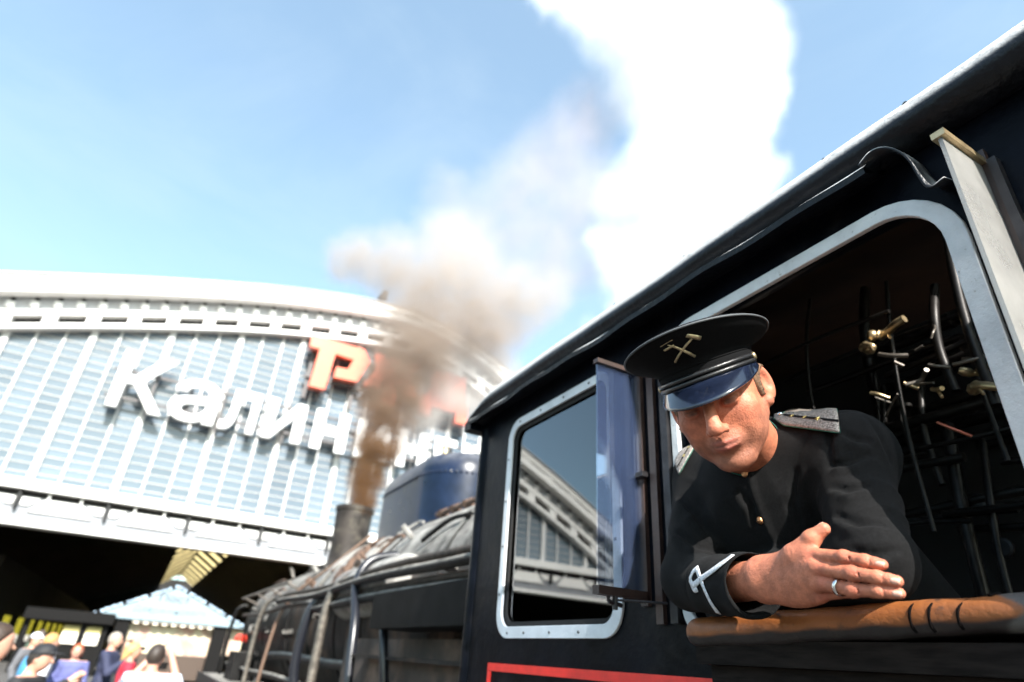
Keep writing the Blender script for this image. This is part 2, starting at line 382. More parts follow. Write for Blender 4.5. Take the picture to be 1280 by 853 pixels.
# ledge, gap and edge beam under the glazing
kid('ledge', B().box((XL, 39.1, 8.02), (XR, 40.2, 8.5)).me(), m_white, shed)
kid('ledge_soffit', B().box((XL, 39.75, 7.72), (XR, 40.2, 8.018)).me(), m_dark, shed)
kid('edge_beam', B().box((XL, 39.6, 6.5), (XR, 40.3, 7.718)).me(), m_beam, shed)
kid('beam_flange', B().box((XL, 39.3, 6.28), (XR, 40.4, 6.498)).me(), m_white, shed)
br = B(); br.tube([(0, 39.25, 8.02), (0, 39.42, 7.2)], .06, 8)
x = -35.2+.25
while x < XR:
    kid('beam_bracket', B().box((x-.07, 39.3, 7.05), (x+.07, 39.58, 8.019)).me(), m_dark, shed)
    c = x+1.985
    kid('beam_gusset', plate([[(c-1.42, 7.0), (c+1.42, 7.0), (c+.85, 7.66), (c-.85, 7.66)]], .1, lambda u, v, w: (u, 39.52+w, v)), m_white, shed)
    for s_ in (-1, 1):
        e = c+s_*1.985
        kid('beam_gusset', plate([[(e-s_*.15, 7.28), (e-s_*.5, 7.28), (e-s_*.95, 7.66), (e-s_*.15, 7.66)]], .1, lambda u, v, w: (u, 39.53+w, v)), m_white, shed)
        kid('hanger', B().box((c+s_*.72-.05, 39.4, 7.68), (c+s_*.72+.05, 39.5, 8.019)).me(), m_white, shed)
    x += 3.97
# vault, ridge lights and side walls of the dark hall
v = []; f = []
xs = list(np.arange(-36, 36.1, 2.))
def vault(x0, x1):
    s = B(); q = np.linspace(x0, x1, max(2, int(abs(x1-x0)/2)))
    for a, b in zip(q[:-1], q[1:]):
        s.hexa([(a, 40.4, arch(a)-1.4), (b, 40.4, arch(b)-1.4), (b, 330, arch(b)-1.4), (a, 330, arch(a)-1.4), (a, 40.4, arch(a)-1.1), (b, 40.4, arch(b)-1.1), (b, 330, arch(b)-1.1), (a, 330, arch(a)-1.1)])
    return s.me()
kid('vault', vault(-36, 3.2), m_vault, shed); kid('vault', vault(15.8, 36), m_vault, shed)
m_sky = mat('ridge_glazing', (.75, .62, .33), .6)
_b = m_sky.node_tree.nodes['Principled BSDF']; _b.inputs['Transmission Weight'].default_value = .0
_n, _l = m_sky.node_tree.nodes, m_sky.node_tree.links
tl = _n.new('ShaderNodeBsdfTranslucent'); tl.inputs[0].default_value = (.85, .74, .50, 1); _l.new(tl.outputs[0], _n['Material Output'].inputs[0])
for s_ in (-1, 1):
    a, b = (3.2, 9.3) if s_ < 0 else (9.7, 15.8); za, zb = (arch(3.2)-1.3, 26.8) if s_ < 0 else (26.8, arch(15.8)-1.3)
    for y in np.arange(110, 320, 15.):
        kid('ridge_light', B().hexa([(a, y, za), (b, y, zb), (b, y+9.0, zb), (a, y+9.0, za), (a, y, za+.05), (b, y, zb+.05), (b, y+9.0, zb+.05), (a, y+9.0, za+.05)]).me(), m_sky, shed)
        kid('ridge_rafter', B().hexa([(a, y-6.0, za-.4), (b, y-6.0, zb-.4), (b, y, zb-.4), (a, y, za-.4), (a, y-6.0, za+.06), (b, y-6.0, zb+.06), (b, y, zb+.06), (a, y, za+.06)]).me(), m_vault, shed)
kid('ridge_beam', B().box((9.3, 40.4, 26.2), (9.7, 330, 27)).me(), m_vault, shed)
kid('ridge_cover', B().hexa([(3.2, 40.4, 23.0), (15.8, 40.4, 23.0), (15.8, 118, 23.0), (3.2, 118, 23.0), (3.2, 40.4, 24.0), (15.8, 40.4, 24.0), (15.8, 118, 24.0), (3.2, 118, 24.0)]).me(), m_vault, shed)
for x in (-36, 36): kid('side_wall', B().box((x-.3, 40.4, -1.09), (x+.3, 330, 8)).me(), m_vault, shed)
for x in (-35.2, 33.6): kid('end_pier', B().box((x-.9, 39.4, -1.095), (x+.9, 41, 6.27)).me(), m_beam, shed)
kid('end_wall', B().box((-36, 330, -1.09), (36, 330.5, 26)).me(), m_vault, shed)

# station name and the red emblem
m_letter = mat('letter_white', (.84, .84, .84), .35)
m_red = mat('emblem_red', (.80, .15, .08), .3, coat=.5)
m_rig = mat('sign_frame', (.10, .09, .09), .6)
sign = thing('station_name_sign', 'big white raised letters of the station name on the glazed end wall', 'sign', (0, 39, 13.3))
LT = [('К', -5.3, -2.35, 13.35, 16.95), ('а', -2.2, .5, 13.35, 16.1), ('л', .75, 2.85, 13.38, 16.1), ('и', 3.3, 5.75, 13.4, 16.1), ('н', 6.4, 8.65, 13.4, 16.1), ('и', 9.3, 11.7, 13.4, 16.1), ('н', 12.3, 14.5, 13.4, 16.1), ('г', 15.1, 16.8, 13.4, 16.1), ('р', 17.3, 19.7, 12.4, 16.1), ('а', 20.2, 22.6, 13.35, 16.1), ('д', 23., 25.7, 12.7, 16.1)]
for ch, x0, x1, z0, z1 in LT:
    x0, x1, z0, z1 = x0*.972, x1*.972, 1.7+(z0-1.7)*.972, 1.7+(z1-1.7)*.972
    if ch == 'н':
        w_, zm = .62, (z0+z1)/2
        kid('letter', plate([[(x0, z0), (x0+w_, z0), (x0+w_, zm-.3), (x1-w_, zm-.3), (x1-w_, z0), (x1, z0), (x1, z1), (x1-w_, z1), (x1-w_, zm+.3), (x0+w_, zm+.3), (x0+w_, z1), (x0, z1)]], .22, lambda u, v, w: (u, 38.94+w, v)), m_letter, sign); continue
    me_, co = text_mesh(ch, 3, .3, None, bold=.05); lo, hi = co.min(0), co.max(0)
    nv = np.stack([x0+(co[:, 0]-lo[0])/(hi[0]-lo[0])*(x1-x0), 38.75+(co[:, 2]-lo[2])/(hi[2]-lo[2])*-.22+.30, z0+(co[:, 1]-lo[1])/(hi[1]-lo[1])*(z1-z0)], 1)
    me_.vertices.foreach_set('co', nv.ravel()); me_.update()
    bm = bmesh.new(); bm.from_mesh(me_); bmesh.ops.recalc_face_normals(bm, faces=bm.faces); bm.to_mesh(me_); bm.free()
    kid('letter', me_, m_letter, sign)
for z in (13.75, 15.4): kid('letter_rail', B().box((-5.4, 39.22, z-.07), (25.8, 39.36, z+.07)).me(), m_rig, sign)
x = -5.1
while x < 25.5:
    kid('letter_strut', B().box((x-.06, 39.37, 13.1), (x+.06, 39.58, 15.9)).me(), m_rig, sign); x += 1.93
emb = thing('emblem_sign', 'red three-letter railway emblem mounted above the white station name', 'sign', (0, 39, 17.4))
EM = [[(4.85, 20.25), (5.55, 20.25), (5.42, 17.4), (6.5, 17.4), (6.68, 20.2), (8.0, 20.15), (7.75, 19.3), (6.95, 19.25), (6.9, 18.45), (8.55, 18.55), (9.2, 20.3), (8.6, 21.15), (4.85, 21.15)],
      [(9.0, 18.5), (10.1, 18.5), (10.5, 19.4), (10.5, 17.4), (11.5, 17.4), (11.5, 19.4), (12.0, 18.5), (13.1, 18.5), (12.4, 19.9), (13.0, 21.15), (11.9, 21.15), (11.5, 20.3), (11.5, 21.15), (10.5, 21.15), (10.5, 20.3), (10.2, 21.15), (9.5, 21.15), (9.75, 19.9)],
      [(13.4, 17.4), (14.3, 17.4), (14.3, 18.2), (16.3, 18.2), (16.3, 17.4), (17.2, 17.4), (17.2, 18.9), (16.8, 18.9), (16.8, 21.15), (14.2, 21.15), (13.9, 18.9), (13.4, 18.9)]]
for pl in EM: kid('letter', plate([[(a*.97, 1.7+(b-1.7)*.97) for a, b in pl]], .7, lambda u, v, w: (u, 38.8+w, v)), m_red, emb)
for z in (17.9, 20.6): kid('emblem_rail', B().box((4.9, 39.2, z-.1), (17, 39.4, z+.1)).me(), m_rig, emb)
for x in (5.2, 6.1, 8.3, 11, 14, 16.8): kid('emblem_strut', B().box((x-.12, 39.41, 16.4), (x+.12, 39.62, 20.9)).me(), m_rig, emb)

# ================================================================== locomotive
m_cab = mat('cab_black', (.0024, .0030, .0055), .34, var=.5, vscale=7, bump=.0016, bscale=26, rvar=.14, spec=.07, stain=(.016, .015, .016), stscale=4, stlo=.52, sthi=.72)
m_cabin = mat('cab_inside', (.006, .005, .0045), .8, var=.3)
m_roof = mat('roof_black', (.006, .007, .010), .4, var=.4, vscale=14, bump=.004, bscale=45, dust=(.55, .545, .54), damt=1.0, spec=.25, dlo=.12, dhi=.5)
m_frame = mat('frame_white', (.66, .67, .69), .45, var=.10, vscale=12, bump=.0006, bscale=90, stain=(.30, .28, .25), stscale=60, stlo=.66, sthi=.74)
m_frame2 = mat('frame_old_white', (.60, .60, .60), .6, var=.15, vscale=9, bump=.0012, bscale=120, stain=(.30, .28, .24), stscale=70, stlo=.60, sthi=.72)
m_redline = mat('red_line', (.80, .028, .018), .4, var=.1, vscale=20)
m_screw = mat('screw', (.05, .05, .05), .4, metal=.8)
m_steelrail = mat('dark_steel', (.03, .028, .03), .4, metal=.6, var=.3, vscale=30)
m_brown = mat('brown_channel', (.035, .018, .014), .5, var=.3, vscale=20)
m_boiler = mat('boiler_black', (.010, .0095, .0095), .5, var=.5, vscale=3.5, bump=.006, bscale=9, dust=(.34, .32, .29), damt=.8, rvar=.15, spec=.10)
m_fire = mat('firebox', (.020, .017, .015), .6, var=.6, vscale=3, bump=.010, bscale=7, dust=(.38, .365, .34), damt=.9, stain=(.10, .062, .042), stscale=2.2, stlo=.5, sthi=.75, spec=.12)
m_dome = mat('dome_blue', (.0045, .010, .028), .30, var=.4, vscale=4, dust=(.35, .35, .36), damt=.25, rvar=.1, spec=.3)
m_chim = mat('chimney', (.030, .025, .022), .6, var=.5, vscale=4, stain=(.09, .078, .06), stscale=3, spec=.2)
m_ash = mat('ash_grey_plate', (.24, .23, .215), .8, var=.35, vscale=7, bump=.004, bscale=22)
m_rust = mat('rust', (.10, .060, .042), .8, var=.4, vscale=10)
m_hose = mat('hose', (.012, .013, .018), .3)
m_orange = mat('orange_cord', (.16, .10, .07), .7)
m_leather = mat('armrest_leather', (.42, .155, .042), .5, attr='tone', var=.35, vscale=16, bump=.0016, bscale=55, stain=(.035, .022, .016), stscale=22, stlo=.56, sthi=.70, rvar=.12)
m_tape = mat('armrest_tape', (.10, .10, .10), .38, var=.6, vscale=22, bump=.004, bscale=30, stain=(.55, .54, .50), stscale=26, stlo=.52, sthi=.62)
m_wood = mat('sill_wood', (.012, .009, .008), .7, spec=.08, var=.5, vscale=9, stretch=(12, 1.5, 12))
m_brass = mat('old_brass', (.50, .38, .22), .38, metal=.85, var=.3, vscale=25)
m_pipe = mat('pipe_iron', (.16, .14, .12), .42, metal=.6, var=.4, vscale=25)
m_copper = mat('copper_rod', (.55, .16, .10), .4, metal=.4)
m_gl_front = glass_mat('cab_glass', (.75, .8, .85), .12)
m_gl_side = glass_mat('deflector_glass', (.90, .94, 1.0), .11, .06, (.20, .28, .52), dscale=3)
m_gl_rear = glass_mat('dusty_glass', (.9, .92, .95), .10, .50, (.42, .41, .39), dscale=9)
loco = thing('steam_locomotive', 'black steam locomotive with white-framed cab windows and smoking chimney', 'locomotive', (2.5, 6, -1.1))
SX = 1.0
def side(u, v, w): return (SX+w, u, v)
W1 = (1.255, 1.862, 1.80, 2.468)      # front pane opening  Y0 Y1 Z0 Z1
W2 = (.345, 1.018, 1.80, 2.475)       # open driver's window
o = kid('cab_side', plate([[(-1.0, .55), (2.09, .55), (2.09, 2.66), (-1.0, 2.66)], rrect(*W1, .055), rrect(*W2, (.04, .04, .06, .11))], .03, lambda u, v, w: (SX+.015+w, u, v)), m_cab, loco)
o = kid('cab_corner', B().tube([(SX+.02, 2.10, .5), (SX+.02, 2.10, 2.62)], .034, 16).me(), m_cab, loco); autosmooth(o)
kid('cab_front', plate([[(SX+.03, .55), (4.0, .55), (4.0, 2.64), (3.4, 3.0), (2.5, 3.15), (1.6, 3.0), (SX+.03, 2.64)], rrect(1.22, 1.5, 2.0, 2.5, .04), rrect(3.5, 3.78, 2.0, 2.5, .04)], .03, lambda u, v, w: (u, 2.09+w, v)), m_cab, loco)
kid('cab_side', B().box((3.97, -1.0, .55), (4.0, 2.07, 2.66)).me(), m_cab, loco)
kid('cab_floor', B().box((SX+.032, -1.0, .60), (3.968, 2.07, .66)).me(), m_cabin, loco)
# inner lining, so that the inside is soot dark
kid('cab_lining', plate([[(-1.0, .67), (2.06, .67), (2.06, 2.62), (-1.0, 2.62)], rrect(W1[0]-.02, W1[1]+.02, W1[2]-.02, W1[3]+.02, .06), rrect(W2[0]-.02, W2[1]+.02, W2[2]-.02, W2[3]+.02, (.04, .04, .06, .11))], .006, lambda u, v, w: (SX+.036+w, u, v)), m_cabin, loco)
# roof: rolled edge, arched sheet, front lip
roofp = [(1.03, 2.585), (.985, 2.577), (.952, 2.583), (.935, 2.597), (.930, 2.606), (.938, 2.628), (.952, 2.652), (.972, 2.676), (1.0, 2.698), (1.05, 2.722), (1.2, 2.79), (1.6, 2.95), (2.0, 3.05), (2.5, 3.10), (3.0, 3.05), (3.4, 2.95), (3.8, 2.79), (3.95, 2.72), (4.06, 2.65), (4.05, 2.60)]
s = B(); ys = np.linspace(-1.1, 2.15, 66); NP = len(roofp)
inner = [(x+(.02 if x < 2 else -.02), z-.03) for x, z in roofp]
for yy in ys:
    ff = max(0, (yy-1.95)/.20); dz = -.05*ff**2
    for (x, z) in roofp:
        wv = .0035*math.sin(yy*7.3+x*3)+.003*math.sin(yy*17.1) if x < 1.1 else 0
        s.v.append((x+.25*wv, yy, z+dz+wv*.6))
def added_hatch(k, j):                                      # unseen roof opening, added to let sun onto the cab pipes
    return 0.0 < ys[k] < .45 and 1.1 < (roofp[j][0]+roofp[j+1][0])/2 < 1.75
for k in range(len(ys)-1):
    for j in range(NP-1):
        if not added_hatch(k, j): s.f.append((k*NP+j, k*NP+j+1, (k+1)*NP+j+1, (k+1)*NP+j))
o = kid('cab_roof', s.me(), m_roof, loco); autosmooth(o, 50); md = o.modifiers.new('s', 'SOLIDIFY'); md.thickness = .012; md.offset = -1
s2 = B(); s2.v = [(x, y, z-.035) for x, y, z in s.v]
for k in range(1, len(ys)-2):
    for j in range(9, NP-3):
        if not added_hatch(k, j): s2.f.append((k*NP+j, k*NP+j+1, (k+1)*NP+j+1, (k+1)*NP+j))
kid('roof_lining', s2.me(), mat('ceiling', (.030, .014, .008), .8, var=.5, vscale=3), loco)
kid('added_hatch_lid', B().hexa([(1.80, -.05, 3.06), (2.3, -.05, 3.15), (2.3, .5, 3.15), (1.80, .5, 3.06), (1.80, -.05, 3.08), (2.3, -.05, 3.17), (2.3, .5, 3.17), (1.80, .5, 3.08)]).me(), m_roof, loco)  # lid belonging to the added roof opening, out of view
kid('cab_rear', B().box((2.2, -1.03, .55), (4.0, -1.0, 2.62)).me(), m_cab, loco)
# drip sheet over the windows with its bent rear end
s = B(); ys = np.linspace(.43, 2.12, 60)
for i, yy in enumerate(ys):
    w = .004*math.sin(yy*9)+.003*math.sin(yy*23+1)
    s.v += [(1.0, yy, 2.600), (.955, yy, 2.585+w*.5), (.925, yy, 2.558+w), (.928, yy, 2.545+w), (.965, yy, 2.560+w*.5), (1.0, yy, 2.572)]
for k in range(len(ys)-1):
    for j in range(5): s.f.append((k*6+j, k*6+j+1, (k+1)*6+j+1, (k+1)*6+j))
o = kid('drip_sheet', s.me(), m_roof, loco); autosmooth(o, 40)
path = bez([(0, .44, 2.580), (0, .41, 2.588), (0, .385, 2.578), (0, .367, 2.548), (0, .357, 2.505), (0, .345, 2.472), (0, .325, 2.468)], 6)
s = B()
for i, p in enumerate(path):
    t = i/(len(path)-1); w_ = .07*(1-.35*t)
    s.v += [(1.0, p[1], p[2]), (1.0-w_*.5, p[1]-.002, p[2]-.004), (1.0-w_, p[1]+.004*math.sin(9*t), p[2]-.012+.01*math.sin(7*t))]
for k in range(len(path)-1):
    for j in range(2): s.f.append((k*3+j, k*3+j+1, (k+1)*3+j+1, (k+1)*3+j))
o = kid('drip_flap', s.me(), m_roof, loco, True); md = o.modifiers.new('s', 'SOLIDIFY'); md.thickness = .004
for yy in (.35, .52, .93, 1.22, 1.55): kid('roof_bolt', B().lathe([(.006, 0), (.007, .006), (.004, .011), (0, .012)], (.972, yy, 2.664), n=8).me(), m_screw, loco)
kid('roof_catch', B().box((.93, 2.10, 2.52), (1.03, 2.155, 2.56)).me(), m_cab, loco)
# window frames
fr = kid('window_frame', plate([rrect(W1[0]-.015, W1[1]+.018, W1[2]-.028, W1[3]+.024, .075), rrect(W1[0]+.018, W1[1]-.012, W1[2]+.004, W1[3]-.006, .048)], .008, lambda u, v, w: (SX-.0045+w, u, v), .0015), m_frame, loco)
sc = B().lathe([(.0042, 0), (.0035, .002), (0, .0026)], n=8).me()
for (yy, zz) in [(1.42, 1.787), (1.56, 1.787), (1.70, 1.787), (1.8, 1.787), (1.868, 1.9), (1.868, 2.05), (1.868, 2.2), (1.868, 2.35), (1.8, 2.477), (1.66, 2.477), (1.52, 2.477), (1.38, 2.477), (1.262, 2.40), (1.262, 2.2), (1.262, 2.0)]:
    q = obj('screw', sc, m_screw, fr); q.rotation_euler = (0, -math.pi/2, 0); q.location = (SX-.0085, yy, zz)
g = kid('window_glass', B().box((SX+.012, W1[0]-.01, W1[2]-.01), (SX+.016, W1[1]+.01, W1[3]+.01)).me(), m_gl_front, loco)
kid('window_gasket', plate([rrect(W1[0]+.004, W1[1]-.004, W1[2]+.004, W1[3]-.004, .052), rrect(W1[0]+.030, W1[1]-.026, W1[2]+.018, W1[3]-.020, .04)], .005, lambda u, v, w: (SX+.006+w, u, v)), m_cabin, loco)
kid('window_frame', plate([rrect(W2[0]-.012, W2[1]+.018, W2[2]-.02, W2[3]+.026, (.05, .05, .085, .135)), rrect(W2[0]+.022, W2[1]-.004, W2[2]+.005, W2[3]-.004, (.03, .03, .055, .10))], .012, lambda u, v, w: (SX-.0065+w, u, v), .002), m_frame2, loco)
# red lining
rl = .0065
for nm, a, b in (('z', (-.6, 1.681), (1.925, 1.703)), ('y', (1.903, .9), (1.925, 1.680)), ('y2', (-.6, .887), (1.925, .899))):
    kid('red_line', B().box((SX-.0025, a[0], a[1]), (SX-.0005, b[0], b[1])).me(), m_redline, loco)
# wind deflectors: glass panes standing out from the wall
def deflector(y, z0, z1, out, gm, edge):
    d = kid('wind_deflector', B().box((SX-out, y-.003, z0), (SX-.01, y+.003, z1)).me(), gm, loco)
    kid('pane_rail', B().box((SX-out-.004, y-.012, z0-.018), (SX-.008, y+.012, z0+.0)).me(), m_brown, d)
    kid('pane_rail', B().box((SX-out-.004, y-.010, z1), (SX-.008, y+.010, z1+.012)).me(), edge, d)
    kid('hinge_post', B().box((SX-.012, y-.012, z0-.03), (SX+.0, y+.012, z1+.03)).me(), m_brown, d)
    return d
d = deflector(1.155, 1.868, 2.415, .145, m_gl_side, m_brown)
kid('pane_clip', B().box((SX-.03, 1.125, 2.13), (SX-.012, 1.151, 2.142)).me(), m_steelrail, d)
kid('wing_nut', B().tube([(SX-.10, 1.15, 1.85), (SX-.10, 1.15, 1.822)], .006, 8).tube([(SX-.118, 1.15, 1.838), (SX-.082, 1.15, 1.832)], .005, 6).tube([(SX-.118, 1.15, 1.838), (SX-.122, 1.146, 1.85)], .004, 6).me(), m_steelrail, d)
kid('stay_rod', B().tube([(SX-.10, 1.15, 1.842), (SX-.002, 1.09, 1.842)], .003, 6).me(), m_steelrail, d)
d = deflector(.287, 1.83, 2.47, .125, m_gl_rear, m_brass)
kid('pane_channel', B().box((SX-.02, .262, 1.82), (SX-.002, .274, 2.47)).me(), m_steelrail, d)
# central post between the two windows
kid('window_post', B().box((SX-.022, 1.040, 1.80), (SX-.0005, 1.062, 2.48)).me(), m_steelrail, loco)
kid('window_post', B().box((SX-.012, 1.095, 1.80), (SX-.0005, 1.118, 2.48)).me(), m_brown, loco)
# padded armrest
def arm_sdf(p):
    q = p-np.array((.965, .655, 1.789), np.float32)
    q = q+np.stack([q[:, 0]*0, q[:, 1]*0, .035*(q[:, 1]+.1)], -1); sag = .004*np.sin(q[:, 1]*6+.5)+.0022*np.sin(q[:, 1]*29+2*np.sin(q[:, 0]*40))+.0013*np.sin(q[:, 1]*77+q[:, 0]*60)
    x = np.abs(q[:, 0])-.055; z = np.abs(q[:, 2])-.001; y = np.abs(q[:, 1]+.03)-.285
    return np.sqrt(np.maximum(x, 0)**2+np.maximum(y, 0)**2+np.maximum(z*1.05, 0)**2)+np.minimum(np.maximum(np.maximum(x, y), z), 0)-(.0235+sag*.5)
V, F = nets(arm_sdf, (.86, .29, 1.745), (1.07, 1.02, 1.835), .0035)
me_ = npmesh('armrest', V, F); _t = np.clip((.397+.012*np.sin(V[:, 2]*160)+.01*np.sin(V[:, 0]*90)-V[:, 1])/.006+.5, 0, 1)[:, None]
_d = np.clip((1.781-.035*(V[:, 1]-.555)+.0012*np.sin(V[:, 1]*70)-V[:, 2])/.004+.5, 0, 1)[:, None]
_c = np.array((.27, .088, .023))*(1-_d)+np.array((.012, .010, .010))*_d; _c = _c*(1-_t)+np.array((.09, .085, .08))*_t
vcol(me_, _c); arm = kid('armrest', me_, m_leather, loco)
kid('armrest_board', B().box((.905, .33, 1.725), (1.0, .92, 1.762)).me(), m_wood, loco)
kid('armrest_board', B().box((.93, .33, 1.640), (.9995, .91, 1.7245)).me(), m_wood, loco)
m_mark = mat('black_mark', (.006, .005, .005), .9, spec=.02)
for (yy, dy) in ((.507, .010), (.483, .010), (.449, .013)):
    c = snap(arm_sdf, [(.892, yy, 1.770), (.890, yy+.001, 1.782), (.896, yy-.002, 1.797), (.905, yy-dy, 1.808)], -.0006)
    kid('tape_mark', B().tube(bez(c, 4), [.0024]*12+[.0010], 6).me(), m_mark, arm)
c = snap(arm_sdf, [(.905, .412, 1.804), (.912, .405, 1.810)], .0008); kid('tape_mark', B().tube(c, .003, 6).me(), m_mark, arm)
# backhead and the tangle of pipes behind the driver
bh = kid('backhead', B().lathe([(.0, 0), (.74, 0), (.80, .04), (.80, .5)], (2.5, 1.55, 2.0), 'y', 32).me(), m_cabin, loco)
rnd = random.Random(3)
def pipe(pts, r, m, name='pipe'): autosmooth(kid(name, B().tube(bez(pts, 6), r, 8).me(), m, loco), 60)
XP = 1.55
PIPES = [('valve', .011, 'b', [(.827, 2.58), (.812, 2.577), (.793, 2.574), (.768, 2.571), (.739, 2.571), (.714, 2.573)]),
 ('valve', .008, 'b', [(.86, 2.554), (.844, 2.553), (.825, 2.543), (.81, 2.53), (.826, 2.527), (.846, 2.540)]),
 ('pipe', .006, 'p', [(.801, 2.504), (.773, 2.488), (.738, 2.479)]), ('pipe', .005, 'p', [(.778, 2.477), (.765, 2.464)]),
 ('gauge_tube', .003, 'p', [(.666, 2.548), (.659, 2.526), (.659, 2.508), (.667, 2.493)]),
 ('lever', .005, 'p', [(.637, 2.408), (.61, 2.405), (.585, 2.410), (.588, 2.421), (.63, 2.430)]),
 ('valve', .008, 'b', [(.637, 2.398), (.616, 2.387), (.597, 2.387), (.56, 2.387)]),
 ('valve', .010, 'b', [(.628, 2.344), (.616, 2.345), (.595, 2.338), (.56, 2.320)]),
 ('pipe', .004, 'p', [(.69, 2.428), (.67, 2.416), (.654, 2.411)]), ('pipe', .006, 'p', [(.706, 2.426), (.725, 2.42), (.739, 2.41), (.765, 2.405)]),
 ('cock', .006, 'b', [(.713, 2.379), (.695, 2.367), (.676, 2.359)]), ('pipe', .005, 'b', [(.847, 2.405), (.829, 2.396), (.812, 2.383)]),
 ('pipe', .003, 'p', [(.848, 2.398), (.815, 2.373)]), ('rod', .0025, 'p', [(.841, 2.344), (.81, 2.365), (.78, 2.38)]),
 ('rod', .0035, 'c', [(.707, 2.28), (.679, 2.256), (.652, 2.234)]), ('pipe', .005, 'b', [(.768, 2.412), (.745, 2.392)]),
 ('pipe', .003, 'p', [(.755, 2.408), (.698, 2.387)]), ('pipe', .003, 'p', [(.711, 2.477), (.691, 2.483)])]
mm_ = {'b': m_brass, 'p': m_pipe, 'c': m_copper}
for i, (nm, r, c, pts) in enumerate(PIPES):
    q = bez([(XP+.02*math.sin(i*2.1+k), y, z) for k, (y, z) in enumerate(pts)], 4)
    rr = [r*(1.0+(.45 if nm == 'valve' and k in (1, 2, 3, 6) else 0)) for k in range(len(q))]
    o = kid(nm, B().tube(q, rr, 8).me(), mm_[c], loco); autosmooth(o, 50)
    if nm in ('valve', 'cock'):
        p = q[len(q)//2]; autosmooth(kid('handwheel', B().tube([p, p+np.array((-.02, -.015, -.03))], .004, 6).me(), m_brass, loco))

rq = random.Random(11)
m_iron = mat('sooty_iron', (.014, .012, .011), .45, metal=.5, var=.4, vscale=30)
for i in range(44):                                     # sooty pipe runs that the bright fittings sit on
    y, z, x = rq.uniform(.42, 1.25), rq.uniform(1.95, 2.66), rq.uniform(1.56, 1.80)
    kind = rq.choice('hhv'); L_ = rq.uniform(.3, .8); d_ = {'h': (0, L_, rq.uniform(-.015, .015)), 'v': (rq.uniform(-.03, .05), 0, L_), 'd': (.1, L_*.7, L_*.5)}[kind]
    p0 = np.array((x, y, z)); d_ = np.array(d_)
    autosmooth(kid('pipe', B().tube(bez([p0-d_*.5, p0-d_*.15+np.array((0, .01, .01)), p0+d_*.2, p0+d_*.5+np.array((.05, .0, .02))], 4), rq.choice((.006, .009, .012, .016)), 8).me(), m_iron, loco), 60)
    if i % 4 == 0: kid('flange', B().lathe([(.018, -.006), (.024, -.004), (.024, .004), (.018, .006)], tuple(p0), rq.choice('xyz'), 12).me(), m_iron, loco)
for (y, z, r) in ():
    g = kid('gauge', B().lathe([(r, -.02), (r*1.08, 0), (r, .012), (r*.9, .012)], (1.60, y, z), 'y', 24).me(), m_iron, loco)
kid('backhead_plate', B().box((1.85, .30, 1.2), (1.9, 1.5, 2.72)).me(), m_cabin, loco)
# ---------------- boiler ahead of the cab
BX, BZ = 2.5, 1.98
def cyl(name, y0, y1, r, m, n=64, z=BZ, r1=None): return autosmooth(kid(name, B().lathe([(r, 0), (r1 or r, y1-y0)], (BX, y0, z), 'y', n).me(), m, loco), 40)
# firebox: wide round-topped body, sheet by sheet
cyl('firebox', 2.13, 5.35, .935, m_fire); cyl('boiler_ring', 5.36, 8.6, .905, m_fire, r1=.89); cyl('smokebox', 8.61, 12.4, .88, m_boiler)
for y in (2.6, 3.9, 5.33): cyl('boiler_band', y-.035, y+.035, 0.945, m_boiler)
for y in (6.3, 7.4, 8.58): cyl('boiler_band', y-.035, y+.035, .912, m_boiler)
for y in (9.1, 10.9, 12.37): cyl('boiler_band', y-.04, y+.04, .89, m_boiler)
kid('smokebox_door', B().lathe([(.88, 0), (.83, .05), (.6, .16), (.3, .22), (0, .24)], (BX, 12.41, BZ), 'y', 48).me(), m_boiler, loco, True)
ch = kid('chimney', B().lathe([(.40, 0), (.33, .05), (.285, .10), (.275, .30), (.280, .60), (.288, .88), (.305, .89), (.308, .95), (.30, .96), (.27, .96), (.26, .60), (0, .2)], (2.53, 9.95, 2.82), n=48).me(), m_chim, loco); autosmooth(ch, 40)
# dome casing: long stadium with a rounded top and a row of rivets
ysd = []; prof = [(1.0, 0.0), (1.0, .75), (.99, .83), (.94, .91), (.84, .97), (.6, 1.015), (.3, 1.035), (.01, 1.04)]
s = B(); N = 56; r0 = .47; ya, yb = 5.70, 6.75; zb = 2.55
foot = [(r0*math.cos(2*math.pi*k/N), (ya if math.sin(2*math.pi*k/N) < 0 else yb)+r0*math.sin(2*math.pi*k/N)) for k in range(N)]
for q, h in prof:
    for (u, w) in foot: s.v.append((BX+u*q, (ya+yb)/2+(w-(ya+yb)/2)*(1-(1-q)*.45), zb+h))
for k in range(len(prof)-1):
    for j in range(N): s.f.append((k*N+j, k*N+(j+1) % N, (k+1)*N+(j+1) % N, (k+1)*N+j))
s.f.append(tuple((len(prof)-1)*N+j for j in range(N)))
dome = kid('dome', s.me(), m_dome, loco); autosmooth(dome, 50)
rv = B().lathe([(.016, 0), (.013, .008), (0, .013)], n=8).me()
for (u, w) in foot + [(-r0, y) for y in np.linspace(ya, yb, 18)[1:-1]]:
    o = obj('rivet', rv, m_dome, dome); d_ = Vector((u, w-(ya if w < ya else yb if w > yb else w), 0)).normalized()
    o.rotation_euler = d_.to_track_quat('Z', 'Y').to_euler(); o.location = (BX+u*1.0, w, zb+.765)
kid('dome_seam', B().tube([(BX-r0-.003, y, zb+.77) for y in np.linspace(ya, yb, 8)], .008, 6).me(), m_dome, dome)
kid('safety_valve', B().lathe([(.05, 0), (.05, .08), (.03, .1), (.03, .16), (.045, .17), (0, .18)], (2.35, 5.9, 3.56), n=12).me(), m_brass, loco)
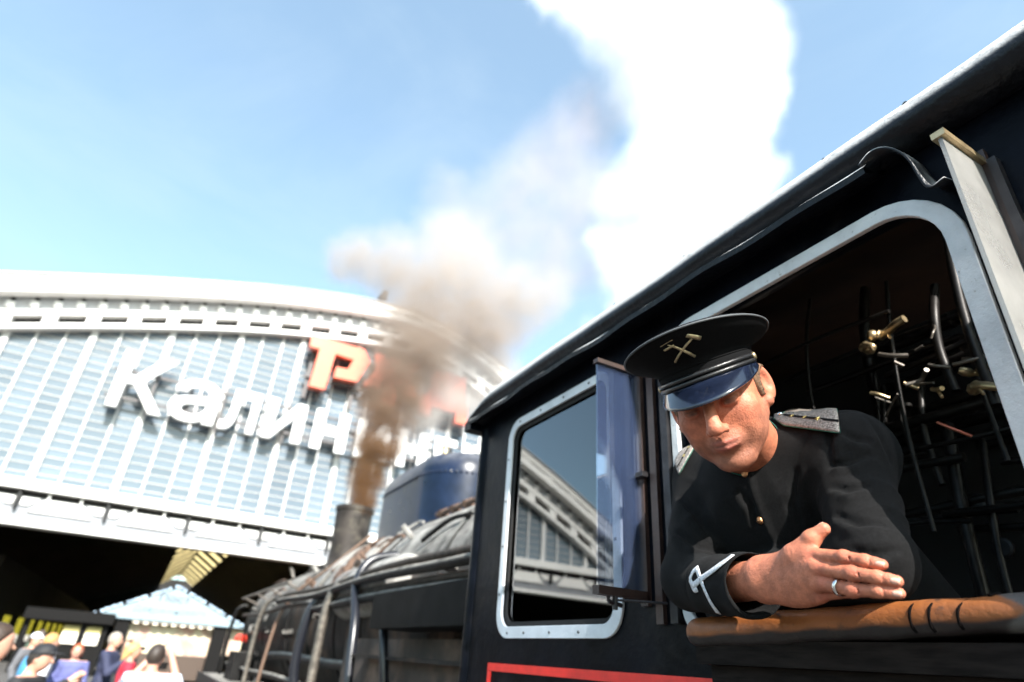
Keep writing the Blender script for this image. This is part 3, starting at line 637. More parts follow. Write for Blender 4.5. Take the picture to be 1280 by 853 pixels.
# ash grey plates climbing the boiler flank beside the dome
def over(y, a, r=.92, z=BZ): return np.array((BX-r*math.cos(R_(a)), y, z+r*math.sin(R_(a))))
for (y, w, a0, a1, r) in ((6.9, .14, 12, 70, .92), (7.35, .10, 8, 74, .93)):
    p = [over(y+.1*math.sin(a*.1), a, r) for a in np.linspace(a0, a1, 14)]
    s = B()
    for q in p:
        n_ = norm((q[0]-BX, 0, q[2]-2.0)); s.v += [tuple(q+(0, -w, 0)), tuple(q+(0, w, 0)), tuple(q+n_*.03+(0, w, 0)), tuple(q+n_*.03+(0, -w, 0))]
    for k in range(13):
        for j in range(4): s.f.append((4*k+j, 4*k+(j+1) % 4, 4*k+4+(j+1) % 4, 4*k+4+j))
    s.f += [(3, 2, 1, 0), (52, 53, 54, 55)]
    kid('ash_plate', s.me(), m_ash, loco)
bl = B().box((-.07, -.09, -.02), (.07, .09, .05)).me()
for i, a in enumerate(np.linspace(16, 76, 11)):
    q = over(6.62, a, .915); o = obj('clamp_block', bl, m_ash if i % 3 else m_rust, loco); o.location = tuple(q-np.array(loco.location)); o.rotation_euler = (0, R_(-(90-a)), .15*(i % 3-1))
for i, a in enumerate((28, 40, 52)):
    q = over(6.0+.1*i, a, .905); kid('wash_plug', B().lathe([(.10, 0), (.10, .03), (.06, .05), (0, .06)], (0, 0, 0), n=14).me(), m_ash, loco).matrix_basis = Matrix.Translation(Vector(q)-loco.location) @ Vector((q[0]-BX, 0, q[2]-2)).to_track_quat('Z', 'Y').to_matrix().to_4x4()
s = B()
for i, y in enumerate(np.linspace(4.0, 5.0, 5)): s.tube([over(y, 62, .93), over(y, 62, 1.0)], .05, 8)
s.tube([over(y, 61, .97) for y in (3.9, 5.1)], .022, 8)
kid('washout_rail', s.me(), m_rust, loco)
# air tank with pale lid, running board, side box, pipes, hand rails, hoses
tk = kid('air_tank', B().lathe([(.0, 0), (.14, .02), (.20, .07), (.215, .14), (.215, 1.5), (.20, 1.57), (.14, 1.62), (0, 1.64)], (1.62, 4.35, 2.17), 'y', 28).me(), m_ash, loco, True)
kid('side_box', B().box((1.22, 2.45, 1.84), (1.50, 3.95, 2.03)).me(), mat('box_black', (.006, .006, .006), .6, var=.5, vscale=6, dust=(.4, .36, .3), damt=.5, spec=.06), loco)
kid('running_board', B().box((1.10, 2.16, 1.22), (1.75, 12.6, 1.26)).me(), m_boiler, loco)
kid('running_board_edge', B().box((1.085, 2.16, 1.14), (1.099, 12.6, 1.28)).me(), m_steelrail, loco)
kid('firebox_side', B().box((1.44, 2.16, 1.27), (1.60, 5.2, 1.80)).me(), mat('rusty_side', (.045, .032, .025), .8, var=.5, vscale=4, stain=(.16, .10, .07), stscale=3, stlo=.45, sthi=.7), loco)
kid('boiler_shelf', B().box((1.33, 2.14, 1.68), (1.60, 4.6, 1.70)).me(), m_fire, loco)
m_rustpipe = mat('sooty_pipe', (.045, .036, .030), .6, metal=.3, var=.5, vscale=12, spec=.2)
for (x, z, r, y1, m) in ((1.40, 2.235, .022, 9.0, m_rustpipe), (1.36, 2.17, .030, 8.4, m_boiler), (1.42, 2.11, .024, 11.5, m_rustpipe), (1.38, 2.05, .03, 6.4, m_boiler), (1.50, 1.62, .04, 9.0, m_boiler), (1.42, 1.42, .03, 12.2, m_boiler)):
    y = 2.14; p = []
    while y < y1: p.append((x+.012*math.sin(y*2.1+z*9), y, z+.012*math.sin(y*1.7+x*5))); y += .35
    autosmooth(kid('side_pipe', B().tube(p, r, 10).me(), m, loco), 60)
rc = random.Random(5)
for i in range(34):                                     # brackets, cocks, clips and unions along the flank
    y = rc.uniform(3.0, 12.0); a = rc.uniform(-8, 62); r = .93 if y < 5.4 else .905 if y < 8.6 else .885
    q = over(y, a, r); n_ = norm((q[0]-BX, 0, q[2]-BZ)); k_ = rc.choice('bctt'); mm3 = rc.choice((m_rustpipe, m_boiler, m_rust, m_ash, m_boiler))
    if k_ == 'b': me3 = B().tube([q-n_*.02, q+n_*rc.uniform(.06, .14)], rc.uniform(.02, .05), 6).me(); nm3 = 'boss'
    elif k_ == 'c': me3 = B().tube([q, q+n_*.09, q+n_*.10+np.array((0, rc.uniform(-.15, .15), rc.uniform(-.08, .02)))], .018, 7).me(); nm3 = 'cock'
    else:
        w3 = rc.uniform(.2, .7); me3 = B().tube(bez([q+n_*.03, q+n_*.06+np.array((0, w3*.5, -.02)), over(y+w3, a-rc.uniform(2, 14), r)+n_*.04], 5), rc.uniform(.010, .022), 7).me(); nm3 = 'small_pipe'
    kid(nm3, me3, mm3, loco)
hr = kid('hand_rail', B().tube([(1.46, y, 2.42) for y in (8.2, 10, 12.3)], .018, 8).me(), m_pipe, loco)
for y in (8.4, 9.6, 10.8, 12.1): kid('rail_stanchion', B().tube([(1.46, y, 2.42), (1.70, y, 2.34)], .014, 8).me(), m_pipe, hr)
pipe([(1.62, 7.75, 2.42), (1.5, 7.9, 2.28), (1.38, 8.0, 2.0), (1.34, 8.1, 1.5), (1.34, 8.15, 1.27)], .018, m_orange, 'cord')
pipe([(2.1, 7.3, 2.95), (1.8, 7.5, 2.62), (1.62, 7.75, 2.42)], .016, m_orange, 'cord')
pipe([(1.52, 5.5, 2.32), (1.42, 5.55, 2.24), (1.34, 5.6, 2.06), (1.33, 5.62, 1.6), (1.33, 5.62, 1.27)], .038, m_pipe, 'standpipe')
pipe([(1.66, 4.9, 2.42), (1.46, 4.95, 2.36), (1.36, 4.9, 2.18), (1.34, 4.7, 1.9), (1.34, 4.6, 1.5), (1.4, 4.55, 1.27)], .034, m_hose, 'hose')
pipe([(1.5, 4.2, 2.05), (1.36, 4.1, 1.98), (1.32, 3.95, 1.8), (1.36, 3.9, 1.5), (1.42, 3.95, 1.27)], .028, m_hose, 'hose')
pipe([(1.46, 6.3, 2.2), (1.36, 6.35, 2.0), (1.34, 6.4, 1.6), (1.4, 6.4, 1.27)], .045, m_hose, 'hose')
pipe([(1.5, 9.2, 2.3), (1.40, 9.25, 2.2), (1.36, 9.3, 1.9), (1.36, 9.3, 1.27)], .03, m_pipe, 'standpipe')
pipe([(1.5, 11.9, 2.3), (1.38, 12.0, 2.2), (1.36, 12.1, 1.8), (1.38, 12.2, 1.27)], .03, m_boiler, 'standpipe')
kid('smokebox_lamp_bracket', B().tube([(2.25, 12.4, 2.86), (2.2, 12.45, 3.0), (2.16, 12.45, 3.02)], .03, 8).me(), m_pipe, loco)
kid('lubricator', B().box((1.30, 10.2, 1.262), (1.62, 10.9, 1.62)).me(), m_boiler, loco)
kid('lamp_red', B().lathe([(.09, 0), (.10, .05), (.06, .1), (0, .11)], (1.45, 11.2, 1.75), n=14).me(), mat('red_lens', (.6, .05, .03), .3), loco)
bb = kid('buffer_beam', B().box((1.15, 12.62, .0), (3.85, 12.75, .55)).me(), mat('beam_red', (.45, .03, .03), .5, var=.3), loco)
kid('front_deck', B().box((1.15, 12.45, 1.14), (3.85, 13.25, 1.2)).me(), m_boiler, loco)
kid('front_box', B().box((1.62, 12.8, 1.21), (2.05, 13.2, 1.52)).me(), m_ash, loco)
for x in (1.62, 3.38): kid('buffer', B().lathe([(.10, 0), (.10, .4), (.22, .41), (.22, .45), (0, .47)], (x, 12.76, .28), 'y', 20).me(), m_boiler, loco)
kid('frame_plate', B().box((1.78, -1, -.1), (3.22, 12.6, 1.10)).me(), m_boiler, loco)
whe = B().lathe([(.12, -.09), (.45, -.07), (.56, -.08), (.65, -.08), (.65, .05), (.68, .07), (.0, .07)], (0, 0, 0), 'x', 32)
wme = whe.me()
for x, s_ in ((1.66, 1),):
    for y in (2.6, 4.2, 5.8, 7.4, 9.0):
        o = obj('wheel', wme, m_boiler, loco); o.location = (x-2.5, y-6, -.94+.68+1.1)

# ================================================================== the driver
def ax(*v): return RC@np.array(v, float)
def rotm(axis, deg):
    return np.array(Matrix.Rotation(R_(deg), 3, Vector(axis)))
# head frame: x to his left, y up, z where the face points (columns, in world axes)
HO = np.array((.770, .691, 2.143))
_Hc = rotm((0, 0, 1), 24.8)@rotm((0, 1, 0), -26)@rotm((1, 0, 0), -4.4)
HW = RC@_Hc
def to_head(p): return ((p-HO.astype(np.float32))@HW.astype(np.float32)).astype(np.float32)
def from_head(q): return HO+np.asarray(q)@HW.T
NB = np.array((.972, .785, 2.09))                      # base of the neck
nb = (NB-HO)@HW
def ear(q, s):
    c = (s*.077, -.012, -.012); Rm = rotm((0, 1, 0), s*-28)@rotm((1, 0, 0), 10)
    e = ell(q, c, (.008, .034, .022), Rm)
    rim = ell(q, (s*.081, -.008, -.014), (.0065, .032, .021), Rm)
    hollow = ell(q, (s*.088, -.006, -.008), (.010, .019, .011), Rm)
    e = smin(e, rim, .006); e = smax(e, -hollow, .005)
    return smin(e, sph(q, (s*.076, -.040, -.004), .0085), .008)
def head_sdf(q):
    x = np.abs(q[:, 0]); m = np.stack([x, q[:, 1], q[:, 2]], -1)
    d = ell(q, (0, .032, -.014), (.0765, .088, .097))
    d = smin(d, ell(q, (0, -.030, .026), (.060, .078, .060)), .03)
    d = smin(d, cone(m, (.052, -.052, -.002), (.019, -.101, .058), .018, .015), .028)
    d = smin(d, ell(q, (0, -.104, .068), (.020, .017, .017)), .018)
    d = smin(d, ell(m, (.044, -.024, .056), (.020, .016, .018)), .024); d = smin(d, ell(m, (.040, -.056, .044), (.018, .024, .024)), .030)
    d = smin(d, cone(m, (.012, .016, .088), (.046, .014, .070), .009, .008), .012)      # brow
    d = smax(d, -ell(m, (.031, -.002, .100), (.020, .013, .020)), .012)                 # sockets
    d = smin(d, ell(m, (.0315, -.003, .0755), (.0165, .0125, .0135)), .004)             # lids
    d = smin(d, cone(m, (.024, -.006, .0875), (.040, -.007, .0805), .0026, .002), .004)  # upper lid fold
    n = cone(q, (0, .008, .092), (0, -.030, .116), .0085, .0115)
    n = smin(n, ell(q, (0, -.036, .117), (.0125, .010, .011)), .008)
    n = smin(n, ell(m, (.0125, -.040, .104), (.0088, .0078, .0105)), .006)
    d = smin(d, n, .010)
    d = smax(d, -sph(m, (.0075, -.0475, .108), .0038), .003)
    d = smin(d, ell(q, (0, -.066, .0775), (.026, .018, .0155)), .014)                     # muzzle
    d = smin(d, cone(m, (.0, -.0630, .0950), (.021, -.066, .086), .0034, .0020), .005)
    d = smin(d, cone(m, (.0, -.0735, .0935), (.018, -.071, .086), .0044, .0025), .006)
    d = smax(d, -cone(m, (.0, -.0685, .1005), (.024, -.0675, .089), .0020, .0022), .003)
    d = smax(d, -cone(m, (.019, -.038, .104), (.030, -.062, .090), .0022, .002), .008)    # smile fold
    d = smax(d, -ell(q, (0, -.086, .0965), (.014, .005, .006)), .008)                    # under the lip
    for s in (1, -1): d = smin(d, ear(q, s), .008)
    d = smin(d, cone(q, (0, -.055, -.028), tuple(nb), .055, .062), .02)
    return d
V, F = nets(head_sdf, (-.10, -.20, -.135), (.10, .13, .135), .0021)
keep = np.ones(len(F), bool)
def paint_head(V):
    x = np.abs(V[:, 0]); y = V[:, 1]; z = V[:, 2]; n = len(V)
    c = np.tile(np.array((.53, .182, .100)), (n, 1))
    def blend(w, col):
        w = np.clip(w, 0, 1)[:, None]; c[:] = c*(1-w)+np.array(col)*w
    def blob(p, r): return np.exp(-(((x-p[0])/r[0])**2+((y-p[1])/r[1])**2+((z-p[2])/r[2])**2))
    blend(.55*blob((.042, -.032, .06), (.022, .02, .03)), (.56, .17, .11))
    blend(.5*blob((0, -.036, .118), (.016, .014, .02)), (.58, .19, .13))
    blend(.5*blob((.085, -.01, -.01), (.02, .03, .03)), (.60, .16, .10))
    st = np.clip((-.048-y)/.02, 0, 1)*np.clip((z+.005)/.03, 0, 1)*np.clip((nb[1]*.0+.16+y)/.03, 0, 1)
    st = np.maximum(st, np.clip((x-.05)/.012, 0, 1)*np.clip((-.02-y)/.03, 0, 1)*np.clip((z+.01)/.02, 0, 1))
    st = np.maximum(st, .8*blob((0, -.054, .098), (.026, .006, .02)))
    blend(.55*st, (.17, .085, .06))
    lip = np.maximum(blob((.008, -.0635, .096), (.016, .0036, .012)), blob((.006, -.0745, .095), (.015, .005, .012)))
    blend(.75*lip, (.46, .13, .105))
    blend(.9*blob((.008, -.0685, .096), (.018, .0016, .014)), (.16, .05, .04))
    br = np.exp(-((y-.0165-.004*np.sin((x-.012)*60))/.0045)**2)*np.clip((x-.010)/.006, 0, 1)*np.clip((.052-x)/.01, 0, 1)*(z > .05)
    blend(.95*br, (.05, .028, .018))
    eye = np.exp(-((y+.0055)/.0036)**2)*np.clip((x-.0205)/.003, 0, 1)*np.clip((.0425-x)/.003, 0, 1)*(z > .07)
    blend(.55*eye*(y < -.0045), (.30, .20, .17)); blend(np.exp(-((x-.031)/.0060)**2)*eye*.9, (.07, .04, .03))
    blend(.7*np.exp(-((y+.0012)/.0018)**2)*np.clip((x-.018)/.004, 0, 1)*np.clip((.045-x)/.004, 0, 1)*(z > .07), (.09, .05, .04))
    blend(.3*blob((.031, -.016, .085), (.018, .007, .02)), (.32, .13, .10))
    for (a_, b_, wd) in (((.046, -.002, .066), (.060, .004, .045), .0012), ((.046, -.006, .066), (.060, -.010, .045), .0012), ((.018, -.040, .100), (.031, -.066, .085), .0022), ((.0, .012, .1), (.004, .022, .098), .0012)):
        q_ = np.stack([x, y, z], -1); blend(.55*np.exp(-((cone(q_.astype(np.float32), a_, b_, 0.)/wd)**2)), (.20, .06, .04))
    return c
head_c = paint_head(V); head_V = from_head(V); head_F = F

# ---- his right hand, thumb up, back of the hand outward
def HP(*p): return np.array(p, float)
H = {'wr': HP(.800, .665, 1.8385), 'mi': HP(.782, .568, 1.8615), 'mm': HP(.778, .5545, 1.8435), 'mr': HP(.782, .556, 1.8255), 'mp': HP(.794, .570, 1.8125)}
FING = [[H['mi'], HP(.773, .5105, 1.8520), HP(.776, .4845, 1.8455), HP(.781, .466, 1.8400)],
        [H['mm'], HP(.769, .5005, 1.8310), HP(.773, .4710, 1.8245), HP(.780, .4515, 1.8195)],
        [H['mr'], HP(.773, .5070, 1.8125), HP(.777, .4760, 1.8095), HP(.784, .4545, 1.8065)],
        [H['mp'], HP(.800, .5250, 1.8145), HP(.804, .5000, 1.8130), HP(.808, .4820, 1.8115)]]
FR = [(.0104, .0086, .0078, .0066), (.0104, .0088, .0080, .0068), (.0102, .0085, .0077, .0066), (.0090, .0076, .0068, .0060)]
TH = [HP(.800, .632, 1.848), HP(.783, .592, 1.866), HP(.786, .5615, 1.8835), HP(.790, .5425, 1.8950)]
TR = (.0150, .0130, .0112, .0085)
out = -ax(0, 0, 1); out = ax(0, 0, 1)*-1; back_n = norm(ax(0, 0, 1)+np.array((0, 0, .25)))      # outward normal of the back of the hand
def hand_sdf(p):
    d = cone(p, (.845, .80, 1.847), H['wr'], .034, .0275)
    w2 = H['wr']+np.array((0, 0, -.008)); w1 = H['wr']+np.array((0, 0, .010))
    d = smin(d, cone(p, w1, H['wr']+np.array((-.004, -.03, .006)), .021, .020), .012)
    for k, r in (('mi', .0135), ('mm', .0140), ('mr', .0135), ('mp', .0125)):
        a = H['wr']+(np.array((.004, -.004, (H[k][2]-1.836)*.55)))
        d = smin(d, cone(p, a, H[k]-back_n*.003, .0195, r), .013)
    d = smin(d, ell(p, (.802, .605, 1.832), (.018, .05, .034)), .012)
    for q, r in zip(FING, FR):
        f = cone(p, q[0], q[1], r[0], r[1]); f = smin(f, cone(p, q[1], q[2], r[1], r[2]), .004); f = smin(f, cone(p, q[2], q[3], r[2], r[3]), .003)
        f = smin(f, sph(p, q[1]+back_n*.0022, r[1]*.92), .005); f = smin(f, sph(p, q[0]+back_n*.003, r[0]*.92), .008)
        f = smin(f, sph(p, q[2]+back_n*.0010, r[2]*.95), .004)
        f = smin(f, ell(p, .35*q[2]+.65*q[3]-back_n*.0015, (r[3]*1.05,)*3), .003)
        g = np.minimum(d, f); k_ = .0012+.006*np.clip(1-np.linalg.norm(p-q[0].astype(np.float32), axis=-1)/.024, 0, 1)
        d = smin(d, f, k_)
    t = cone(p, TH[0], TH[1], TR[0], TR[1]); t = smin(t, cone(p, TH[1], TH[2], TR[1], TR[2]), .006); t = smin(t, cone(p, TH[2], TH[3], TR[2], TR[3]), .005)
    t = smin(t, sph(p, TH[2]+back_n*.002, TR[2]*.98), .006)
    d = smin(d, t, .010)
    web = cone(p, TH[1]+np.array((.002, -.004, -.006)), H['mi']+np.array((.004, .010, 0)), .009, .010)
    d = smin(d, web, .012)
    for k in ('mi', 'mm', 'mr', 'mp'):                      # tendons
        a = H['wr']+np.array((-.004, -.02, (H[k][2]-1.836)*.5)); b = H[k]
        d = smin(d, cone(p, a+back_n*.0160, b+back_n*.0105, .0022, .0032), .005)
    for q, r in zip(FING, FR):                              # knuckle creases
        for j, s in ((1, 1.0), (2, .8)):
            t_ = norm(q[j+1]-q[j-1]); sd_ = np.cross(t_, back_n)
            for o_ in ((-.0024, 0, .0024) if j == 1 else (0,)):
                c = q[j]+back_n*(r[j]*1.16+.0012)+t_*o_; d = smax(d, -cone(p, c-sd_*r[j]*.55, c+sd_*r[j]*.55, .0010), .0012)
    return d
Vh, Fh = nets(hand_sdf, (.735, .425, 1.775), (.885, .815, 1.925), .0014)
def nail(c, t, w, l):
    return c, t, w, l
def paint_hand(V):
    n = len(V); c = np.tile(np.array((.53, .182, .104)), (n, 1))
    def blend(w, col):
        w = np.clip(w, 0, 1)[:, None]; c[:] = c*(1-w)+np.array(col)*w
    def g(p, r): return np.exp(-((np.linalg.norm(V-p, axis=1)/r)**2))
    for q, r in zip(FING, FR):
        blend(.7*g(q[0]+back_n*.012, .010), (.46, .12, .08)); blend(.75*g(q[1]+back_n*.009, .009), (.36, .095, .06)); blend(.35*g(q[2]+back_n*.008, .006), (.42, .13, .09)); blend(.35*g(q[3], .011), (.58, .20, .14))
        blend(.5*g(.5*q[1]+.5*q[2]-np.array((0, 0, .006)), .006), (.26, .09, .06))
    blend(.4*g(TH[1], .02), (.50, .17, .11)); blend(.3*g(TH[3], .012), (.60, .22, .15))
    return c
hand_c = paint_hand(Vh)
# ---- the rest of the body under the clothes (coarse), joined into the same mesh
def body_sdf(p):
    d = cone(p, (1.06, .67, 2.05), (1.03, .94, 2.07), .048)
    d = smin(d, cone(p, (1.06, .80, 2.02), (1.42, .80, 1.70), .105, .125), .05)
    d = smin(d, cone(p, (1.42, .80, 1.70), (1.45, .80, 1.50), .135, .15), .05)
    for s in (-.09, .09):
        d = smin(d, cone(p, (1.45, .80+s, 1.5), (1.43, .80+s*1.1, 1.1), .085, .06), .03); d = smin(d, cone(p, (1.43, .80+s*1.1, 1.1), (1.46, .80+s*1.2, .72), .055, .045), .02); d = smin(d, cone(p, (1.47, .80+s*1.2, .695), (1.30, .80+s*1.4, .69), .035, .03), .02)
    d = smin(d, cone(p, (1.01, .635, 2.04), (.912, .560, 1.868), .040, .034), .02); d = smin(d, cone(p, (.912, .560, 1.868), (.940, .74, 1.858), .034, .028), .02)
    d = smin(d, cone(p, (1.03, .955, 2.08), (.895, .905, 1.872), .050, .040), .02); d = smin(d, cone(p, (.895, .905, 1.872), (.845, .80, 1.847), .040, .034), .02)
    return smin(d, cone(p, NB, from_head((0, -.06, -.03)), .058, .052), .03)
Vb, Fb = nets(body_sdf, (.78, .40, .64), (1.64, 1.2, 2.2), .014)
VV = np.concatenate([head_V, Vh, Vb]); FF = np.concatenate([head_F, Fh+len(head_V), Fb+len(head_V)+len(Vh)])
cc = np.concatenate([head_c, hand_c, np.tile(np.array((.5, .235, .15)), (len(Vb), 1))])
m_skin = mat('skin', (.5, .23, .15), .52, attr='tone', var=.34, vscale=75, bump=.0011, bscale=260, sss=.0, spec=.35, rvar=.15)
driver = thing('person', 'driver in black uniform and peaked cap leaning on folded arms out of the cab window', 'person', (1.45, .8, .66))
me_ = npmesh('body', VV, FF); vcol(me_, cc); body = kid('body', me_, m_skin, driver)
# wedding ring and finger nails
m_silver = mat('silver', (.75, .74, .72), .18, metal=1)
q = FING[2]; c = q[0]*.36+q[1]*.64; t_ = norm(q[1]-q[0]); u_ = norm(np.cross(t_, (0, 0, 1))); w_ = np.cross(u_, t_)
rg = B()
for k in range(3): pass
s = B(); n_ = 28
for (rr, o_) in ((.0108, -.0028), (.0116, -.0024), (.0116, .0024), (.0108, .0028)):
    for j in range(n_):
        a = 2*math.pi*j/n_; s.v.append(tuple(c+t_*o_+rr*(math.cos(a)*u_+math.sin(a)*w_)))
for k in range(3):
    for j in range(n_): s.f.append((k*n_+j, k*n_+(j+1) % n_, (k+1)*n_+(j+1) % n_, (k+1)*n_+j))
kid('ring', s.me(), m_silver, driver, True)
m_nail = mat('nail', (.62, .33, .25), .22, spec=.6)
def add_nail(a, b, r, nrm):
    t_ = norm(b-a); nn = norm(nrm-t_*(nrm@t_)); sd_ = np.cross(t_, nn); s = B(); c = b-t_*r*.15
    for i in range(7):
        u = -1+2*i/6
        for j in range(7):
            v = -1+2*j/6; w = .68*r*(1-.12*max(0, v)**2)
            p = c+t_*(v*r*.78*(1-.22*u*u if v > 0 else 1))+sd_*(math.sin(u*1.15)*w*1.0)+nn*(r*(.36+.66*math.cos(u*1.15))+.0004-.0016*max(0, v)**2)
            s.v.append(tuple(p))
    for i in range(6):
        for j in range(6): s.f.append((i*7+j, i*7+j+1, i*7+j+8, i*7+j+7))
    me_ = s.me(); o = kid('finger_nail', me_, m_nail, body, True); md = o.modifiers.new('s', 'SOLIDIFY'); md.thickness = .0007; md.offset = 1
for q, r in list(zip(FING, FR))[:3]: add_nail(q[2], q[3], r[3]*1.02, back_n)
add_nail(TH[2], TH[3], TR[3]*1.0, norm(back_n*.35+np.array((0, .25, .9))))
# hair: short, under the cap, with a sideburn
def hair_sdf(q):
    d = head_sdf(q)-.0022-.0004*np.sin(q[:, 1]*700+q[:, 2]*200)*np.sin(q[:, 2]*520)
    x = np.abs(q[:, 0])
    face = q[:, 2]-(.017+.35*q[:, 1])                       # nothing in front of the temples
    low = -(q[:, 1]+.060-.35*np.clip(-q[:, 2], 0, .1))    # nape
    earcut = .023-np.sqrt(((q[:, 1]+.012)*.8)**2+(q[:, 2]+.018)**2)
    side = np.where((q[:, 2] > -.004), -(q[:, 1]+.026), -1)
    return np.maximum.reduce([d, face, low, np.where(q[:, 1] < .02, earcut, -1), side, np.where(q[:, 2] > -.045, -(q[:, 1]+.04), -1)])
Vr, Fr = nets(hair_sdf, (-.09, -.08, -.125), (.09, .128, .06), .0026)
kid('hair', npmesh('hair', from_head(Vr), Fr), mat('hair_brown', (.13, .065, .030), .6, var=.6, vscale=220, bump=.002, bscale=500), driver)

# ---- peaked cap in the head frame
m_capc = mat('cap_cloth', (.0035, .0035, .0040), .9, spec=.12, var=.25, vscale=200, bump=.0005, bscale=900)
m_cappipe = mat('cap_piping', (.06, .065, .07), .7, var=.2, vscale=300)
m_visor = mat('visor_lacquer', (.006, .009, .020), .16, var=.3, vscale=60, coat=.6, rvar=.05)
m_gold = mat('old_gold', (.44, .36, .22), .45, metal=.9, var=.25, vscale=200)
tilt = rotm((1, 0, 0), -4)
def CP(x, y, z): return from_head(tilt@np.array((x, y, z)))
def ringset(rows, n=72):
    s = B()
    for (y, rx, rz, zo, rise) in rows:
        for j in range(n):
            a = 2*math.pi*j/n; X_, Z_ = rx*math.sin(a), rz*math.cos(a); s.v.append(tuple(CP(X_, y+rise*(Z_/rz), Z_+zo)))
    for k in range(len(rows)-1):
        for j in range(n): s.f.append((k*n+j, (k+1)*n+j, (k+1)*n+(j+1) % n, k*n+(j+1) % n))
    return s
cap = kid('cap', ringset([(.026, .0780, .0985, -.010, .006), (.026, .0820, .1030, -.010, .006), (.042, .0830, .1035, -.010, .007), (.054, .0830, .1035, -.010, .008), (.056, .0815, .1020, -.010, .008), (.062, .0890, .1090, -.008, .014), (.071, .1040, .1220, -.004, .023), (.080, .1190, .1340, .000, .031), (.0865, .1240, .1395, .003, .036), (.0890, .1258, .1415, .003, .037), (.0915, .1248, .1405, .003, .037), (.096, .118, .130, .003, .034), (.101, .06, .07, 0, .018), (.102, .001, .001, 0, 0)]).me(), m_capc, driver, True)
kid('cap_piping', B().tube([CP(.1258*math.sin(a), .0890+.037*math.cos(a), .1415*math.cos(a)+.003) for a in np.linspace(0, 2*math.pi, 80)[:-1]], .0020, 6, closed=True).me(), m_cappipe, cap, True)
for yy, rr in ((.0552, .0833), (.027, .0823)):
    kid('cap_piping', B().tube([CP(rr*math.sin(a), yy+.0075*math.cos(a), (rr+.0206)*math.cos(a)-.010) for a in np.linspace(0, 2*math.pi, 70)[:-1]], .0012, 6, closed=True).me(), m_capc, cap, True)
s = B(); NA, NR = 40, 8
for i in range(NA+1):
    a = R_(-84+168*i/NA); ca = math.cos(a)
    for j in range(NR+1):
        t = j/NR; ext = .047*max(0, ca)**.8*t
        base = np.array((.083*math.sin(a), .030+.006*ca, .1035*math.cos(a)-.010))
        dirr = np.array((.35*math.sin(a), -.66-.10*t, .80*ca+.05)); s.v.append(tuple(CP(*(base+dirr*ext))))
for i in range(NA):
    for j in range(NR): s.f.append((i*(NR+1)+j, (i+1)*(NR+1)+j, (i+1)*(NR+1)+j+1, i*(NR+1)+j+1))
o = kid('visor', s.me(), m_visor, cap, True); md = o.modifiers.new('s', 'SOLIDIFY'); md.thickness = .0022; md.offset = 0
m_strap = mat('chin_strap', (.012, .012, .013), .35, bump=.0006, bscale=300, coat=.2)
for dy in (-.0045, .0045):
    s = B()
    pts = [CP(.0845*math.sin(a), .038+dy+.005*math.cos(a), .1055*math.cos(a)-.010) for a in np.linspace(R_(-80), R_(80), 40)]
    kid('chin_strap', s.tube(pts, .0042, 6).me(), m_strap, cap, True)
for sg in (-1, 1):
    p = CP(sg*.0855, .041, .1055*math.cos(R_(80))-.010); kid('strap_button', B().lathe([(.0, -.004), (.0065, -.002), (.0070, .0005), (.005, .003), (0, .004)], n=16).me(), m_gold, cap, True).matrix_basis = Matrix.Translation(Vector(p)) @ Vector(HW[:, 0]*sg).to_track_quat('Z', 'Y').to_matrix().to_4x4()
# badge: crossed hammer and spanner on the flare
def flare(u, v, h=.0015):           # u to his left, v up the flare
    u = u*1.4; a = u/.116; t = v*1.15; y = .0712+.0105*t; rx, rz = .1040+.0145*t, .1220+.0125*t
    return CP((rx+h)*math.sin(a), y+.0225*math.cos(a)+.008*t*math.cos(a), (rz+h)*math.cos(a)-.005)
def bar(a, b, r): return B().tube([flare(a[0]+(b[0]-a[0])*k/4, a[1]+(b[1]-a[1])*k/4, .002) for k in range(5)], r, 6)
bd = kid('badge', bar((-.017, -.70), (.020, .60), .0023).me(), m_gold, cap, True)
kid('badge_hammer', bar((.013, .90), (.026, .35), .0046).me(), m_gold, bd, True)
kid('badge_spanner', bar((.012, -.85), (-.010, .75), .0025).me(), m_gold, bd, True)
kid('badge_jaw', bar((-.018, .85), (-.002, .95), .0030).me(), m_gold, bd, True)
kid('badge_jaw', bar((-.018, .45), (-.004, .50), .0026).me(), m_gold, bd, True)

